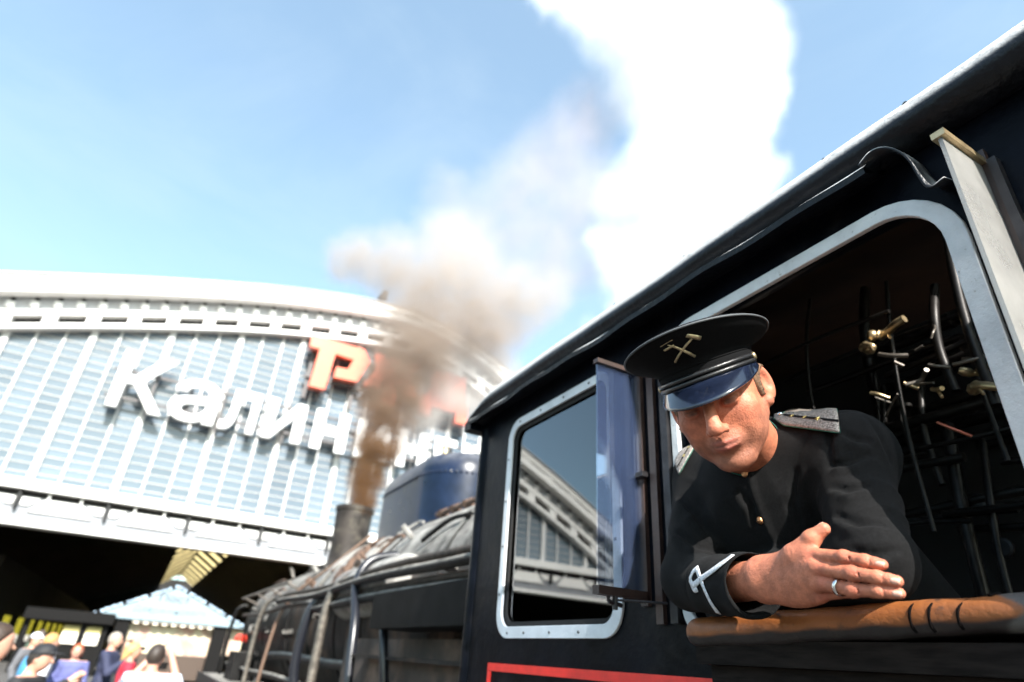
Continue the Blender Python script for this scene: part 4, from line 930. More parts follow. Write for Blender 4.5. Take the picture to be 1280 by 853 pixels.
# ---- uniform jacket
def lay(fn, pts, off=0.):
    """lay points on a surface seen from the open side of the window"""
    P_ = np.array(pts, float); dv = norm(P_.mean(0)-CAM); q = (P_-dv*.15).astype(np.float32)
    for _ in range(60): q = q+(dv*np.clip(fn(q)-off, -.01, .02)[:, None]*.8).astype(np.float32)
    return q
def rdg(x): return (1-np.abs(np.sin(x)))**2-.3
def folds(p):
    def near(c, r): return np.exp(-(((p-np.array(c, np.float32))**2).sum(1))/r**2)
    x, y, z = p[:, 0], p[:, 1], p[:, 2]
    f = .0060*rdg(z*52+20*y+1.6*np.sin(x*23+y*17))*near((.955, .565, 1.925), .075)
    f += .0050*rdg(z*46-24*y+1.5*np.sin(y*25))*near((.90, .905, 1.93), .075)
    f += .0055*rdg(y*30+z*38+1.4*np.sin(z*19+x*14))*near((.98, .66, 2.02), .07)
    f += .0050*rdg(y*26-z*34+1.2*np.sin(z*17))*near((.95, .90, 2.02), .07)
    f += .0035*rdg(y*22+9*z+1.5*np.sin(z*15+x*11))*near((.93, .77, 1.98), .09)
    f += .0045*np.exp(-((y-.745-.06*(z-2.0))/.006)**2)*(x < 1.0)
    f += .0016*np.sin(y*33+3*np.sin(z*17+x*11))*np.sin(z*27+2*np.sin(y*13))
    # seam round the sleeve head
    s_ = np.abs((p-np.array((1.03, .655, 2.07), np.float32))@norm((-.25, -.80, -.55)).astype(np.float32)-.028)
    f -= .0035*np.exp(-(s_/.0045)**2)*near((1.0, .63, 2.1), .11)
    return f
LE, LS = (.908, .550, 1.866), (1.005, .625, 2.058); RE, RS = (.893, .905, 1.868), (1.02, .965, 2.105)
CU0, CU1 = np.array((.862, .835, 1.850)), np.array((.8075, .690, 1.8335))
def jacket0(p):
    d = cone(p, LS, (1.02, .965, 2.09), .076, .070)
    d = smin(d, cone(p, (1.04, .80, 2.02), (1.42, .80, 1.70), .145, .165), .07)
    d = smin(d, ell(p, (1.03, .795, 1.985), (.10, .16, .11)), .05)
    d = smin(d, cone(p, (1.42, .80, 1.70), (1.45, .80, 1.42), .165, .185), .05)
    d = smin(d, cone(p, (1.0, .755, 2.10), (1.03, .625, 2.08), .062, .066), .04)
    d = smin(d, cone(p, LS, LE, .069, .050), .03)
    d = smin(d, cone(p, LE, (.930, .66, 1.860), .050, .048), .02); d = smin(d, cone(p, (.930, .66, 1.860), (.945, .76, 1.858), .050, .046), .02)
    d = smin(d, cone(p, RS, RE, .068, .054), .03)
    d = smin(d, cone(p, RE, CU0, .054, .048), .02)
    # collar stand round the neck
    return d-folds(p)
GRO = [[(.92, .58, 2.099), (.92, .596, 2.058), (.92, .603, 2.015)], [(.92, .601, 2.025), (.92, .569, 2.022), (.92, .531, 2.027)], [(.92, .602, 1.99), (.92, .578, 1.98), (.92, .549, 1.981)], [(.92, .604, 1.945), (.92, .575, 1.927), (.92, .541, 1.922)], [(.92, .59, 1.89), (.92, .558, 1.879), (.92, .524, 1.883)], [(.92, .519, 2.081), (.92, .507, 2.042), (.92, .501, 2.006)], [(.92, .947, 2.034), (.92, .908, 1.992), (.92, .877, 1.954)], [(.92, .96, 1.965), (.92, .914, 1.932), (.92, .875, 1.921)], [(.92, .792, 2.019), (.92, .771, 1.987), (.92, .766, 1.954)], [(.92, .665, 2.029), (.92, .684, 1.972), (.92, .675, 1.927)], [(.92, .566, 2.072), (.92, .55, 2.057), (.92, .527, 2.047)]]
CREASE = []
for gpts in GRO:
    q = lay(jacket0, gpts); n_ = grad(jacket0, q); t_ = norm(q[-1]-q[0]); sd_ = np.cross(n_, t_); sd_ = sd_*np.sign(sd_[:, 2:3]+1e-6)
    CREASE.append((q+n_*.0005, q-n_*.0055-sd_*.012))
def jacket_sdf(p):
    d = jacket0(p)
    for g_, r_ in CREASE:
        for k in range(2):
            w = (.0045, .006, .0035)
            d = smin(d, cone(p, r_[k], r_[k+1], .008*(1 if k else .7), .008*(.6 if k else 1)), .010)
            d = smax(d, -cone(p, g_[k], g_[k+1], w[k]*.9, w[k+1]*.9), .008)
    return d
def cuff_sdf(p):
    o_ = cone(p, CU0+(CU0-CU1)*.05, CU1, .0475, .0490); i_ = cone(p, CU0+(CU0-CU1)*.2, CU1+(CU1-CU0)*.3, .040, .0452)
    n_ = norm(CU1-CU0).astype(np.float32); cut = (p-CU1.astype(np.float32))@n_-.004
    return np.maximum(smax(o_, -i_, .003), cut)-.0009*np.sin(p[:, 1]*90+p[:, 2]*60)
def coat_sdf(p): return smin(jacket_sdf(p), cuff_sdf(p), .006)
V, F = nets(jacket_sdf, (.75, .42, 1.45), (1.66, 1.14, 2.22), .0048)
m_coat = mat('uniform_wool', (.0058, .0057, .0060), .9, var=.35, vscale=260, bump=.0011, bscale=700, spec=.12)
m_coat.node_tree.nodes['Principled BSDF'].inputs['Sheen Weight'].default_value = .015
jk = kid('jacket', npmesh('jacket', V, F), m_coat, driver)
V, F = nets(cuff_sdf, (.74, .62, 1.77), (.94, .93, 1.92), .0021); kid('cuff', npmesh('cuff', V, F), m_coat, jk)
m_pipegreen = mat('green_piping', (.008, .09, .06), .7)
# collar: stand-up band round the neck
cdir = norm(np.array(from_head((0, -.06, -.03)))-NB); cc0 = NB+cdir*.036
u_ = norm(np.cross(cdir, (0, 0, 1))); w_ = np.cross(cdir, u_); s = B(); n_ = 60
for (rr, h) in ((.068, -.05), (.0655, .0), (.0635, .030), (.0605, .032), (.0595, .0)):
    for j in range(n_):
        a = 2*math.pi*j/n_; s.v.append(tuple(cc0+cdir*(h+.004*math.sin(2*a))+rr*(math.cos(a)*u_+math.sin(a)*w_)))
for k in range(4):
    for j in range(n_): s.f.append((k*n_+j, k*n_+(j+1) % n_, (k+1)*n_+(j+1) % n_, (k+1)*n_+j))
cl = kid('collar', s.me(), m_coat, jk, True)
kid('collar_piping', B().tube([cc0+cdir*(.0325+.004*math.sin(4*math.pi*j/n_))+.0622*(math.cos(2*math.pi*j/n_)*u_+math.sin(2*math.pi*j/n_)*w_) for j in range(n_)], .0009, 6, closed=True).me(), m_pipegreen, cl, True)
# front edge of the jacket and buttons
m_btn = mat('copper_button', (.55, .26, .12), .3, metal=.9, bump=.0008, bscale=700)
for bp, rr in (((.90, .758, 2.042), .0078), ((.90, .738, 1.953), .0068)):
    p = lay(jacket_sdf, [bp], .001)[0]; n_ = grad(jacket_sdf, [p])[0]
    o = kid('button', B().lathe([(.0, -.003), (rr, -.001), (rr*1.05, .0006), (rr*.75, .0035), (0, .0048)], n=20).me(), m_btn, jk, True); o.matrix_basis = Matrix.Translation(Vector(p.tolist())) @ Vector(n_.tolist()).to_track_quat('Z', 'Y').to_matrix().to_4x4()
# shoulder boards laid on the coat
m_board = mat('silver_weave', (.30, .26, .23), .45, metal=.35, var=.75, vscale=330, bump=.0015, bscale=650)
m_star = mat('star_gold', (.55, .42, .16), .35, metal=.8)
def patch(P0, P1, side, half, off, nu=16, nv=8, tap=0., thick=0.):
    """strip laid on the coat from P0 to P1"""
    P0, P1, side = np.array(P0), np.array(P1), norm(side); s = B(); pts = []
    for i in range(nu+1):
        t = i/nu; h = half*(1-tap*max(0, .16-t)/.16) if t < .16 else half
        for j in range(nv+1): pts.append(P0+(P1-P0)*t+side*h*(-1+2*j/nv))
    pts = lay(jacket_sdf, pts, off); s.v = [tuple(q) for q in pts]
    for i in range(nu):
        for j in range(nv): s.f.append((i*(nv+1)+j, i*(nv+1)+j+1, (i+1)*(nv+1)+j+1, (i+1)*(nv+1)+j))
    return s
def board(P0, P1, side, jn):
    P0, P1 = np.array(P0), np.array(P1); side = norm(side)
    b = kid('shoulder_board', patch(P0, P1, side, .024, .0055, tap=.55).me(), m_board, jk, True); md = b.modifiers.new('s', 'SOLIDIFY'); md.thickness = .004; md.offset = 0
    kid('board_stripe', patch(P0+(P1-P0)*.16, P1, side, .0022, .0082, nv=2).me(), m_coat, b, True)
    edge = [P0+(P1-P0)*t+side*.0245*(s_*(1-.55*max(0, .16-t)/.16)) for s_, ts in ((-1, np.linspace(1, 0, 12)), (1, np.linspace(0, 1, 12))) for t in ts]
    kid('board_piping', B().tube(lay(jacket_sdf, edge, .0060), .0011, 6, closed=True).me(), m_pipegreen, b, True)
    p = lay(jacket_sdf, [P0+(P1-P0)*.11], .009)[0]; kid('board_button', B().lathe([(0, -.0045), (.0045, -.003), (.0055, 0), (.0045, .003), (0, .0045)], tuple(p), n=14).me(), m_silver, b, True)
    for t in (.30, .50, .70):
        p = lay(jacket_sdf, [P0+(P1-P0)*t], .0088)[0]; n_ = grad(jacket_sdf, [p])[0]; t_ = norm(P1-P0); t_ = norm(t_-n_*(t_@n_)); sd_ = np.cross(n_, t_); s = B()
        s.v = [tuple(p+n_*.0016)]+[tuple(p+(.0056 if k % 2 == 0 else .0024)*(math.cos(k*math.pi/5)*t_+math.sin(k*math.pi/5)*sd_)) for k in range(10)]
        s.f = [(0, 1+k, 1+(k+1) % 10) for k in range(10)]; kid('board_star', s.me(), m_star, b)
board((.95, .715, 2.160), (.95, .590, 2.108), (.25, .05, 1), jk)
board((.93, .885, 2.180), (.93, .965, 2.105), (.3, .55, .8), jk)
# silver braid on the cuff
m_braid = mat('silver_braid', (.62, .63, .66), .5, var=.35, vscale=300, bump=.0012, bscale=500)
def ribbon(pts, w, off=.0018, fn=coat_sdf, closed=False):
    q = np.array(bez(pts, 8)); q = lay(fn, q, off); n_ = grad(fn, q); t_ = np.gradient(q, axis=0); sd_ = np.cross(n_, t_); sd_ /= np.linalg.norm(sd_, axis=1)[:, None]
    s = B()
    for a, b in zip(q, sd_): s.v += [tuple(a-b*w), tuple(a), tuple(a+b*w)]
    for k in range(len(q)-1):
        for j in range(2): s.f.append((3*k+j, 3*k+j+1, 3*k+4+j, 3*k+3+j))
    return s.me()
for pts, w in (([(.83, .746, 1.885), (.83, .787, 1.867), (.83, .822, 1.853)], .0038), ([(.83, .822, 1.853), (.83, .838, 1.846), (.83, .846, 1.855)], .0036), ([(.83, .846, 1.855), (.83, .838, 1.866), (.83, .827, 1.872)], .0036), ([(.83, .827, 1.872), (.83, .814, 1.839), (.83, .802, 1.817), (.83, .787, 1.799)], .0034), ([(.83, .846, 1.855), (.83, .838, 1.838), (.83, .830, 1.838)], .0030)):
    o = kid('cuff_braid', ribbon(pts, w*1.35), m_braid, jk, True); md = o.modifiers.new('s', 'SOLIDIFY'); md.thickness = .0012
# trousers and boots below the sill
m_trouser = mat('trouser_cloth', (.012, .012, .014), .85)
def leg_sdf(p):
    d = cone(p, (1.44, .80, 1.60), (1.45, .80, 1.48), .15, .165)
    for s in (-.09, .09): d = smin(d, cone(p, (1.45, .80+s, 1.5), (1.43, .80+s*1.1, 1.1), .10, .075), .03); d = smin(d, cone(p, (1.43, .80+s*1.1, 1.1), (1.46, .80+s*1.2, .74), .075, .065), .02)
    return np.maximum(d, .73-p[:, 2])
V, F = nets(leg_sdf, (1.2, .5, .70), (1.66, 1.1, 1.75), .013); kid('trousers', npmesh('trousers', V, F), m_trouser, driver)
for s in (-.09, .09):
    fn = lambda p: np.maximum(smin(cone(p, (1.47, .80+s*1.2, .70), (1.30, .80+s*1.4, .695), .048, .042), cone(p, (1.465, .80+s*1.2, .70), (1.46, .80+s*1.2, .80), .05, .055), .03), .662-p[:, 2])
    V, F = nets(fn, (1.2, .5, .64), (1.56, 1.1, .87), .011); kid('boot', npmesh('boot', V, F), m_strap, driver)

# ================================================================== smoke and steam
def volume(name, puffs, rampz, dens, nscale, namp, soft, aniso, label, cat, hvox):
    P_ = np.array([p for p, r in puffs]); r_ = np.array([r for p, r in puffs])
    def dom(p):
        d = np.full(len(p), 1e9, np.float32)
        for c, r in zip(P_, r_): d = np.minimum(d, sph(p, c, r*1.32+namp*.25))
        return d
    mx_ = (r_*1.35+namp*.3)[:, None]
    V, F = nets(dom, (P_-mx_).min(0)-hvox, (P_+mx_).max(0)+hvox, hvox)
    me_ = npmesh(name, V, F)
    m = bpy.data.materials.new(name); m.use_nodes = True; n = m.node_tree.nodes; l = m.node_tree.links; n.clear()
    o_ = n.new('ShaderNodeOutputMaterial'); pv = n.new('ShaderNodeVolumePrincipled'); l.new(pv.outputs[0], o_.inputs['Volume'])
    tc = n.new('ShaderNodeTexCoord')
    def vm(op, a, b=None, sc=None):
        t = n.new('ShaderNodeVectorMath'); t.operation = op
        for i, q in enumerate((a, b)):
            if q is None: continue
            if isinstance(q, (tuple, list)): t.inputs[i].default_value = q
            else: l.new(q, t.inputs[i])
        if sc is not None: t.inputs['Scale'].default_value = sc
        return t
    def mth(op, a, b=0., c=None):
        t = n.new('ShaderNodeMath'); t.operation = op
        for i, q in enumerate((a, b, c)):
            if q is None: continue
            if isinstance(q, (int, float)): t.inputs[i].default_value = q
            else: l.new(q, t.inputs[i])
        return t.outputs[0]
    no = n.new('ShaderNodeTexNoise'); no.inputs['Scale'].default_value = nscale; no.inputs['Detail'].default_value = 6; no.inputs['Roughness'].default_value = .6; l.new(tc.outputs['Object'], no.inputs['Vector'])
    w = vm('SUBTRACT', no.outputs['Color'], (.5, .5, .5)).outputs[0]; w = vm('SCALE', w, sc=namp).outputs[0]
    pos = vm('ADD', tc.outputs['Object'], w).outputs[0]
    acc = None
    for c, r in puffs:
        d = vm('DISTANCE', pos, tuple(map(float, c))).outputs['Value']; v_ = mth('MULTIPLY_ADD', d, -1/r, 1.0)
        acc = v_ if acc is None else mth('SMOOTH_MAX', acc, v_, .15)
    mr = n.new('ShaderNodeMapRange'); mr.interpolation_type = 'SMOOTHSTEP'; mr.inputs[1].default_value = 0; mr.inputs[2].default_value = soft; l.new(acc, mr.inputs[0])
    fine = n.new('ShaderNodeTexNoise'); fine.inputs['Scale'].default_value = nscale*3.1; fine.inputs['Detail'].default_value = 3; l.new(tc.outputs['Object'], fine.inputs['Vector'])
    fm = n.new('ShaderNodeMapRange'); fm.inputs[1].default_value = .3; fm.inputs[2].default_value = .7; fm.inputs[3].default_value = .35; fm.inputs[4].default_value = 1.3; l.new(fine.outputs[0], fm.inputs[0])
    sp = n.new('ShaderNodeSeparateXYZ'); l.new(tc.outputs['Object'], sp.inputs[0])
    z0, z1 = rampz[0][0], rampz[-1][0]; zf = n.new('ShaderNodeMapRange'); zf.inputs[1].default_value = z0; zf.inputs[2].default_value = z1; l.new(sp.outputs[2], zf.inputs[0])
    cr = n.new('ShaderNodeValToRGB'); dr = n.new('ShaderNodeValToRGB'); l.new(zf.outputs[0], cr.inputs[0]); l.new(zf.outputs[0], dr.inputs[0])
    for ramp_, k in ((cr, 1), (dr, 2)):
        e = ramp_.color_ramp.elements
        while len(e) < len(rampz): e.new(.5)
        for q, rz in zip(e, rampz): q.position = (rz[0]-z0)/(z1-z0+1e-9); q.color = rgba(rz[1]) if k == 1 else (rz[2],)*3+(1,)
    l.new(cr.outputs[0], pv.inputs['Color'])
    l.new(mth('MULTIPLY', mth('MULTIPLY', mth('MULTIPLY', mr.outputs[0], fm.outputs[0]), dr.outputs[0]), dens), pv.inputs['Density'])
    pv.inputs['Anisotropy'].default_value = aniso
    me_.materials.append(m); o = obj(name, me_); o['kind'] = 'stuff'; o['label'] = label; o['category'] = cat; return o
SMOKE0 = [((2.53, 9.95, 3.70), .24), ((2.53, 10, 3.95), .28), ((2.55, 10, 4.35), .33), ((2.63, 10, 4.83), .41), ((2.74, 10, 5.45), .50), ((2.89, 10, 6.11), .64), ((3.06, 10, 6.83), .80), ((3.2, 10, 7.59), .94), ((3.25, 10, 8.46), 1.04), ((2.52, 10, 8.66), .84), ((1.88, 10, 8.5), .60), ((1.45, 10, 8.26), .42), ((4.16, 10, 8.51), 1.02), ((5.11, 10, 8.76), .94), ((5.92, 10, 9.16), .68), ((3.96, 10, 9.46), .88), ((3.43, 10, 9.88), .72), ((4.5, 10, 7.8), .8)]
SMOKE = [(p, r*(1.3 if p[2] < 7.2 and p[2] > 3.9 else 1.25 if p[2] > 3.9 else 1.0)) for p, r in SMOKE0]
THIN = [((4.75, 11.5, 12.0), 1.4), ((5.85, 11.5, 13.68), 1.6), ((7.13, 11.5, 15.64), 1.8), ((5.74, 11.5, 11.65), 1.5), ((7.22, 11.5, 13.16), 1.8), ((8.34, 11.5, 14.96), 1.6), ((8.17, 11.5, 17.67), 1.7), ((7.01, 11.5, 11.39), 1.5), ((3.78, 11.5, 12.34), .9), ((7.8, 11.5, 11.71), 1.3), ((3.9, 11.0, 10.6), 1.0), ((4.1, 11.5, 7.0), 1.1), ((4.6, 11.5, 8.2), 1.2), ((3.6, 11.5, 6.0), .8), ((5.4, 11.5, 9.0), 1.2), ((4.2, 10.6, 6.5), .8), ((4.7, 10.6, 6.4), .75), ((4.5, 10.6, 7.2), .9), ((3.7, 10.6, 5.7), .6), ((5.1, 10.6, 7.3), .8)]
STEAM = [((7.3, 9, 8.83), .9), ((7.93, 9, 10.29), 1.25), ((9.31, 9, 11.6), 1.6), ((9.01, 9, 13.08), 1.8), ((11.22, 9, 14.19), 1.8), ((10.32, 9, 15.93), 2.35), ((12.67, 9, 18.05), 1.6), ((9.91, 9, 18.51), 2.7), ((12.23, 9, 21.39), 2.5), ((8.04, 9, 19.83), 1.95), ((6.22, 9, 18.93), 1.35), ((10.72, 9, 23.38), 3.2), ((5.11, 9, 18.75), .95), ((14.6, 9.5, 21.5), 1.5), ((14.2, 9.5, 18.6), 1.0), ((12.87, 9, 16.02), 1.2), ((6.99, 9, 10.59), .6), ((6.6, 8.9, 7.6), .7), ((6.0, 8.8, 6.6), .5), ((5.3, 8.7, 5.7), .35)]
volume('smoke_plume', SMOKE, [(3.6, (.26, .135, .06), 1.0), (4.6, (.28, .165, .09), .75), (6.0, (.40, .30, .235), .40), (7.4, (.54, .46, .40), .20), (8.8, (.67, .60, .54), .10), (10.5, (.72, .67, .64), .07)], 15.0, .85, 1.1, .85, .1, 'brown smoke column rising from the chimney into a cream cloud', 'smoke', .16)
volume('smoke_haze', THIN, [(5, (.80, .755, .72), 4.0), (7.2, (.78, .735, .70), 3.4), (9, (.60, .565, .60), 1.0), (18, (.66, .63, .68), .8)], .60, .45, 1.8, .9, .1, 'thin lavender smoke drifting between the cream cloud and the white steam', 'smoke', .3)
volume('steam_cloud', STEAM, [(5, (1, 1, 1), 1.), (25, (1, 1, 1), 1.)], 1.3, .36, 2.6, .85, .15, 'dense white steam cloud billowing up behind the cab roof', 'steam', .3)

# ================================================================== things at the back of the platform
m_wallb = mat('pavilion_blue', (.20, .27, .31), .6, var=.05, vscale=2)
m_black = mat('black_timber', (.006, .0055, .0055), .8, spec=.15)
kiosk = thing('souvenir_pavilion', 'small pavilion with pale blue lettered gable edged with lace trim and lights', 'kiosk', (1.3, 37.6, 0))
kid('gable', plate([[(-2.05, 2.47), (4.8, 2.47), (1.22, 4.02)]], .16, lambda u, v, w: (u, 37+w, v)), m_wallb, kiosk)
kid('roof', B().hexa([(-2.3, 36.95, 2.42), (1.22, 36.95, 4.10), (1.22, 40.2, 4.10), (-2.3, 40.2, 2.42), (-2.3, 36.95, 2.50), (1.22, 36.95, 4.18), (1.22, 40.2, 4.18), (-2.3, 40.2, 2.50)]).me(), m_black, kiosk)
kid('roof', B().hexa([(1.222, 36.95, 4.10), (5.05, 36.95, 2.42), (5.05, 40.2, 2.42), (1.222, 40.2, 4.10), (1.222, 36.95, 4.18), (5.05, 36.95, 2.50), (5.05, 40.2, 2.50), (1.222, 40.2, 4.18)]).me(), m_black, kiosk)
s = B()
for a, b in (((-2.3, 2.46), (1.22, 4.13)), ((1.22, 4.13), (5.05, 2.46))):
    for k in range(26):
        t = (k+.5)/26; x, z = a[0]+(b[0]-a[0])*t, a[1]+(b[1]-a[1])*t
        if k % 7 != 3: s.lathe([(.03, -.02), (.065, 0), (.03, .02)], (x, 36.88, z-.02+.02*(k % 2)), 'y', 8)
o = kid('lace_trim', s.me(), mat('lace', (.45, .58, .75), .5, var=.4, vscale=3), kiosk); o['kind'] = 'stuff'
for x0, x1 in ((-.95, -.38), (3.42, 4.05)): kid('pillar', B().box((x0, 37.1, 0), (x1, 37.5, 2.46)).me(), m_black, kiosk)
m_mural = mat('mural', (.42, .26, .21), .6, var=.3, vscale=1.4, stain=(.55, .50, .36), stscale=1.1, stlo=.42, sthi=.56)
kid('mural', B().box((-.37, 37.6, 1.06), (3.41, 37.7, 2.28)).me(), m_mural, kiosk)
for k in range(9):
    x = -.32+k*.415; kid('scallop', plate([[(x+.19+.19*math.cos(R_(a)), 2.46+(.17*math.sin(R_(a)) if a > 180 else 0)) for a in (0, 180, 205, 230, 270, 310, 335)]], .03, lambda u, v, w: (u, 37.06+w, v)), mat('scallop_cream', (.70, .62, .52), .6) if k == 0 else bpy.data.materials['scallop_cream'], kiosk)
kid('counter', B().box((-.37, 37.55, 0), (3.41, 38.2, 1.05)).me(), mat('counter_brown', (.05, .03, .02), .6), kiosk)
kid('side_screen', B().box((4.06, 37.7, 1.2), (4.95, 37.8, 2.4)).me(), m_mural, kiosk)
m_ink = mat('gable_ink', (.06, .05, .06), .7); m_ink2 = mat('gable_ink_pale', (.16, .20, .23), .7)
for txt, w0, w1, z0, z1, mm2 in (('Пост', .55, 1.95, 3.36, 3.70, m_ink), ('Дзержинского', -.45, 2.85, 2.78, 3.12, m_ink2)):
    me_, co = text_mesh(txt, 1, .02, None); lo, hi = co.min(0), co.max(0)
    me_.vertices.foreach_set('co', np.stack([w0+(co[:, 0]-lo[0])/(hi[0]-lo[0])*(w1-w0), 36.905-co[:, 2], z0+(co[:, 1]-lo[1])/(hi[1]-lo[1])*(z1-z0)], 1).ravel()); me_.update(); kid('gable_lettering', me_, mm2, kiosk)
shel = thing('waiting_shelter', 'low dark shelter with bright cream window panels beside the gabled pavilion', 'shelter', (-3, 37, 0))
kid('shelter_roof', B().box((-4.6, 36.6, 2.15), (-1.05, 38.4, 2.62)).me(), m_black, shel)
for x in (-4.4, -2.2, -1.3): kid('shelter_post', B().box((x-.1, 37.0, 0), (x+.1, 37.2, 2.149)).me(), m_black, shel)
m_cream2 = mat('cream_panel', (.75, .70, .60), .6); m_olive = mat('olive_panel', (.32, .27, .10), .6)
for x0, x1 in ((-2.95, -2.32), (-2.05, -1.45)):
    p = kid('window', B().box((x0, 37.02, 1.25), (x1, 37.1, 1.72)).me(), m_cream2, shel); kid('window_head', B().box((x0, 37.02, 1.722), (x1, 37.1, 2.0)).me(), m_olive, p)
kid('shelter_wall', B().box((-4.4, 37.12, 0), (-1.3, 37.22, 1.24)).me(), m_black, shel)
hall = thing('station_building', 'dark station building with a receding row of yellow lit windows', 'building', (-9.6, 90, 0))
kid('wall', B().box((-11, 54, -.02), (-9.12, 150, 6)).me(), m_vault, hall)
m_yel = emit_mat('lit_yellow', (.50, .44, .04), .35); m_wht = emit_mat('lit_white', (.80, .76, .66), .55)
y = 56.
while y < 130:
    w = kid('window', B().box((-9.11, y, 1.25), (-9.02, y+2.6, 2.55)).me(), m_yel, hall); kid('lower_pane', B().box((-9.10, y+.1, .55), (-9.0, y+2.6, 1.245)).me(), m_wht, w); y += 7.2

# ================================================================== people on the platform
m_pskin = mat('crowd_skin', (.5, .28, .2), .5, attr='tone')
def figure(label, loc, face, h, top, trousers, hair, arms='down', hairlen=0, hat=None, bare=False, bag=None, phone=False, lean=0.):
    k = h/1.75; ca, sa = math.cos(face), math.sin(face)
    Rz = np.array(((ca, -sa, 0), (sa, ca, 0), (0, 0, 1)), np.float32)
    root = thing('person', label, 'person', loc, 'people standing on the platform')
    A = {'down': ((.25, -.03, 1.14), (.24, .07, .88)), 'phone': ((.25, .14, 1.16), (.07, .36, 1.44)), 'fold': ((.25, .02, 1.13), (.04, .20, 1.16)), 'up': ((.27, .20, 1.34), (.10, .30, 1.62))}[arms]
    def head(p):
        d = ell(p, (0, .015, 1.635), (.076, .096, .105)); d = smin(d, ell(p, (0, .035, 1.575), (.056, .066, .068)), .03)
        d = smin(d, cone(p, (0, .105, 1.63), (0, .128, 1.60), .009, .012), .01)
        m = np.stack([np.abs(p[:, 0]), p[:, 1], p[:, 2]], -1); d = smin(d, ell(m, (.080, .005, 1.615), (.010, .02, .03)), .006); return d
    def arm(p, ex=0., up_=1.): 
        m = np.stack([np.abs(p[:, 0]), p[:, 1], p[:, 2]], -1)
        d = cone(m, (.185, 0, 1.43), A[0], .056+ex, .044+ex); e = np.array(A[0]); w = np.array(A[1]); w2 = e+(w-e)*up_
        return smin(d, cone(m, A[0], w2, .044+ex, .044+ex-(.014 if ex == 0 else .006)*up_), .02)
    def hand(p):
        m = np.stack([np.abs(p[:, 0]), p[:, 1], p[:, 2]], -1); w = np.array(A[1]); dr = norm(w-np.array(A[0]))
        d = cone(m, w, w+dr*.09, .028, .034); sd_ = norm(np.cross(dr, (1, 0, .2)))
        for i in range(4): d = smin(d, cone(m, w+dr*.085+sd_*(i-1.5)*.018, w+dr*(.15+.012*(i in (1, 2)))+sd_*(i-1.5)*.019+np.array((-.02, .01, .01)), .0095, .008), .006)
        return smin(d, cone(m, w+dr*.02+sd_*.03, w+dr*.08+sd_*.055, .012, .010), .01)
    def torso(p, ex=0.):
        d = cone(p, (-.12, 0, 1.40), (.12, 0, 1.40), .085+ex); d = smin(d, ell(p, (0, .005, 1.27), (.165+ex, .115+ex, .20)), .05); d = smin(d, ell(p, (0, 0, 1.02), (.155+ex, .115+ex, .15)), .08); return d
    def legs(p, ex=0.):
        m = np.stack([np.abs(p[:, 0]), p[:, 1], p[:, 2]], -1); d = cone(m, (.085, 0, .95), (.095, .01, .5), .085+ex, .058+ex); return smin(d, cone(m, (.095, .01, .5), (.10, -.015, .09), .056+ex, .042+ex), .02)
    def feet(p, ex=0.):
        m = np.stack([np.abs(p[:, 0]), p[:, 1], p[:, 2]], -1); return np.maximum(cone(m, (.10, -.03, .045), (.115, .15, .035), .045+ex, .036+ex), .002-p[:, 2])
    def whole(p):
        d = smin(head(p), cone(p, (0, -.01, 1.56), (0, -.015, 1.42), .052, .060), .02); d = smin(d, torso(p), .03); d = smin(d, arm(p), .03); d = smin(d, hand(p), .01); d = smin(d, legs(p), .04); return smin(d, feet(p), .02)
    def put(nm, fn, lo, hi, hv, m, col=None):
        V, F = nets(fn, lo, hi, hv)
        c = None
        if col is not None: c = col(V)
        Vw = V.copy(); Vw[:, 1] += lean*np.clip(V[:, 2]-1.0, 0, 1); me_ = npmesh(nm, (Vw*k)@Rz.T.astype(float), F)
        if c is not None: vcol(me_, c)
        return obj(nm, me_, m, root)
    def paint(V):
        c = np.tile(np.array((.50, .27, .19)), (len(V), 1)); x = np.abs(V[:, 0])
        def g(p, r): return np.exp(-(((x-p[0])/r[0])**2+((V[:, 1]-p[1])/r[1])**2+((V[:, 2]-p[2])/r[2])**2))[:, None]
        for p, r, col in (((.032, .09, 1.628), (.012, .03, .006), (.06, .04, .03)), ((.032, .09, 1.650), (.018, .03, .005), (.10, .06, .04)), ((0, .10, 1.562), (.022, .03, .006), (.35, .08, .07))): c = c*(1-g(p, r))+np.array(col)*g(p, r)
        return c
    put('body', whole, (-.36, -.2, -.01), (.36, .58, 1.84), .0125, m_pskin, paint)
    mt = mat('crowd_top', top, .8, var=.15, vscale=12); 
    put('top', lambda p: np.maximum(np.maximum(smin(torso(p, .014), arm(p, .013, .45 if bare else .96), .03), .93-p[:, 2]), p[:, 2]-1.475), (-.36, -.2, .9), (.36, .5, 1.66), .0125, mt)
    put('trousers', lambda p: np.maximum(np.maximum(smin(legs(p, .014), ell(p, (0, 0, .96), (.165, .125, .13)), .03), p[:, 2]-1.0), .07-p[:, 2]), (-.24, -.2, .05), (.24, .2, 1.02), .014, mat('crowd_trousers', trousers, .85))
    put('shoes', lambda p: np.maximum(feet(p, .006), p[:, 2]-.085), (-.22, -.12, -.005), (.22, .23, .1), .011, m_black)
    if hair is not None:
        def hr(p):
            d = ell(p, (0, .003, 1.642), (.089, .108, .112)); cut = (p[:, 1]-.068)+(p[:, 2]-1.68)*-.9
            if hairlen: d = smin(d, cone(p, (0, -.045, 1.62), (0, -.06, 1.62-hairlen), .085, .075), .04); cut = np.maximum(cut, -1)
            return np.maximum(np.maximum(d, cut), 1.640-p[:, 2]-np.clip(.055-p[:, 1], 0, .2)*2.4-hairlen)
        put('hair', hr, (-.14, -.18, 1.2), (.14, .16, 1.8), .0125, mat('crowd_hair', hair, .6, var=.3, vscale=40))
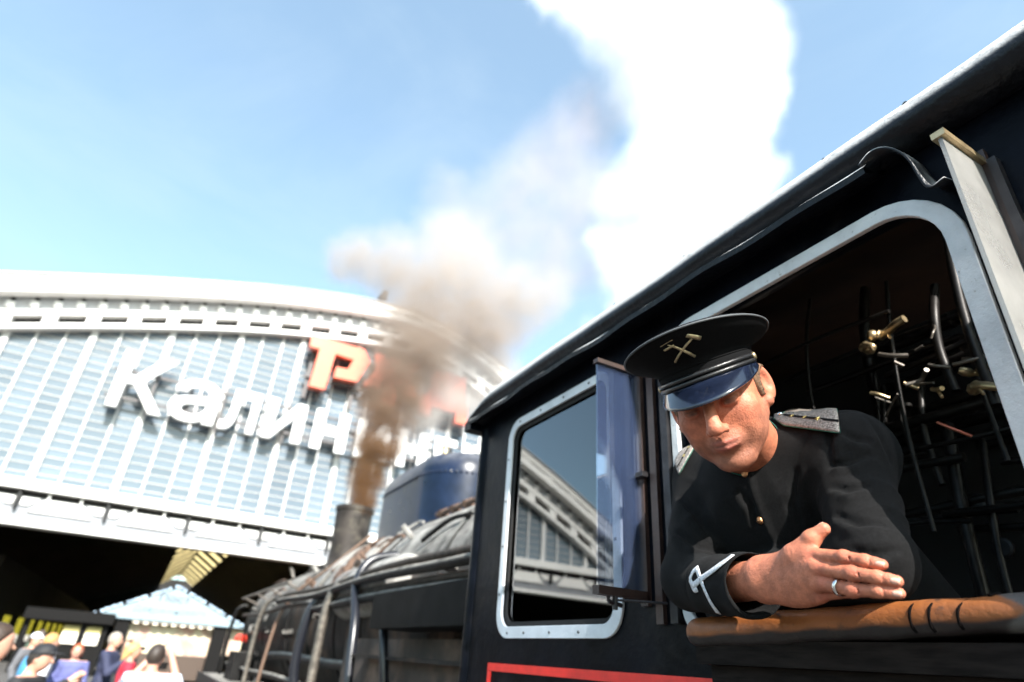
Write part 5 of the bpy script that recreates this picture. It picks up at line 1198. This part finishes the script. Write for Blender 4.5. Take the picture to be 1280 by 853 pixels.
    if hat is not None:
        put('hat', lambda p: np.maximum(smin(ell(p, (0, .005, 1.665), (.094, .112, .095)), ell(p, (0, .13, 1.672), (.07, .07, .010)), .01), 1.655-p[:, 2]), (-.12, -.14, 1.62), (.12, .22, 1.79), .011, mat('crowd_hat', hat, .7))
    if bag is not None:
        put('backpack', lambda p: ell(p, (0, -.20, 1.22), (.14, .085, .22)), (-.2, -.32, .95), (.2, -.08, 1.5), .02, mat('crowd_bag', bag, .7))
    if phone:
        o = obj('camera', B().box((-.05*k, .40*k, 1.50*k), (.05*k, .44*k, 1.57*k)).tube([(0, .44*k, 1.535*k), (0, .50*k, 1.535*k)], .03*k, 10).me(), m_black, root); o.rotation_euler = (0, 0, face)
    return root
PI = math.pi
figure('dark-haired man in a cream shirt standing in side view', (-.80, 5.55, 0), -1.35, 1.73, (.62, .54, .44), (.05, .05, .07), (.035, .02, .012), 'down', bare=True)
figure('person in a black cap and black jacket bending forward', (-.76, 7.2, 0), -1.9, 1.60, (.012, .012, .014), (.03, .03, .04), (.02, .015, .012), 'phone', hat=(.01, .01, .012), lean=.18)
figure('fair-haired person in a white shirt with a blue backpack', (-1.07, 12.2, 0), -1.2, 1.68, (.80, .80, .82), (.35, .03, .04), (.42, .22, .08), 'down', bag=(.05, .20, .36))
figure('red-haired woman in a blue jumper with folded arms', (-.72, 12.7, 0), PI, 1.56, (.09, .10, .24), (.06, .05, .05), (.34, .07, .02), 'fold', hairlen=.16)
figure('grey-haired man in a navy jacket holding a camera', (-.27, 13.0, 0), -1.9, 1.76, (.022, .026, .06), (.02, .02, .025), (.30, .26, .22), 'phone', phone=True)
figure('blonde woman in a red jacket', (.04, 11.6, 0), -1.5, 1.64, (.50, .02, .04), (.04, .04, .06), (.45, .27, .10), 'fold', hairlen=.12)
figure('dark-haired person in a pale blue shirt raising a camera', (.24, 7.7, 0), -.25, 1.66, (.60, .68, .78), (.05, .06, .10), (.03, .02, .015), 'up', phone=True)
figure('person in a white cap and grey top', (-1.56, 15.0, 0), -2.2, 1.66, (.10, .10, .11), (.04, .04, .05), (.10, .06, .03), 'down', hat=(.75, .76, .80))
figure('person in a black coat facing the lettered gable', (-.05, 15.4, 0), 2.6, 1.66, (.02, .02, .022), (.03, .03, .04), (.06, .04, .02), 'down')
figure('person in a dark green jacket near the shelter', (-1.9, 19.0, 0), .6, 1.72, (.04, .06, .04), (.03, .03, .04), (.05, .03, .02), 'down')
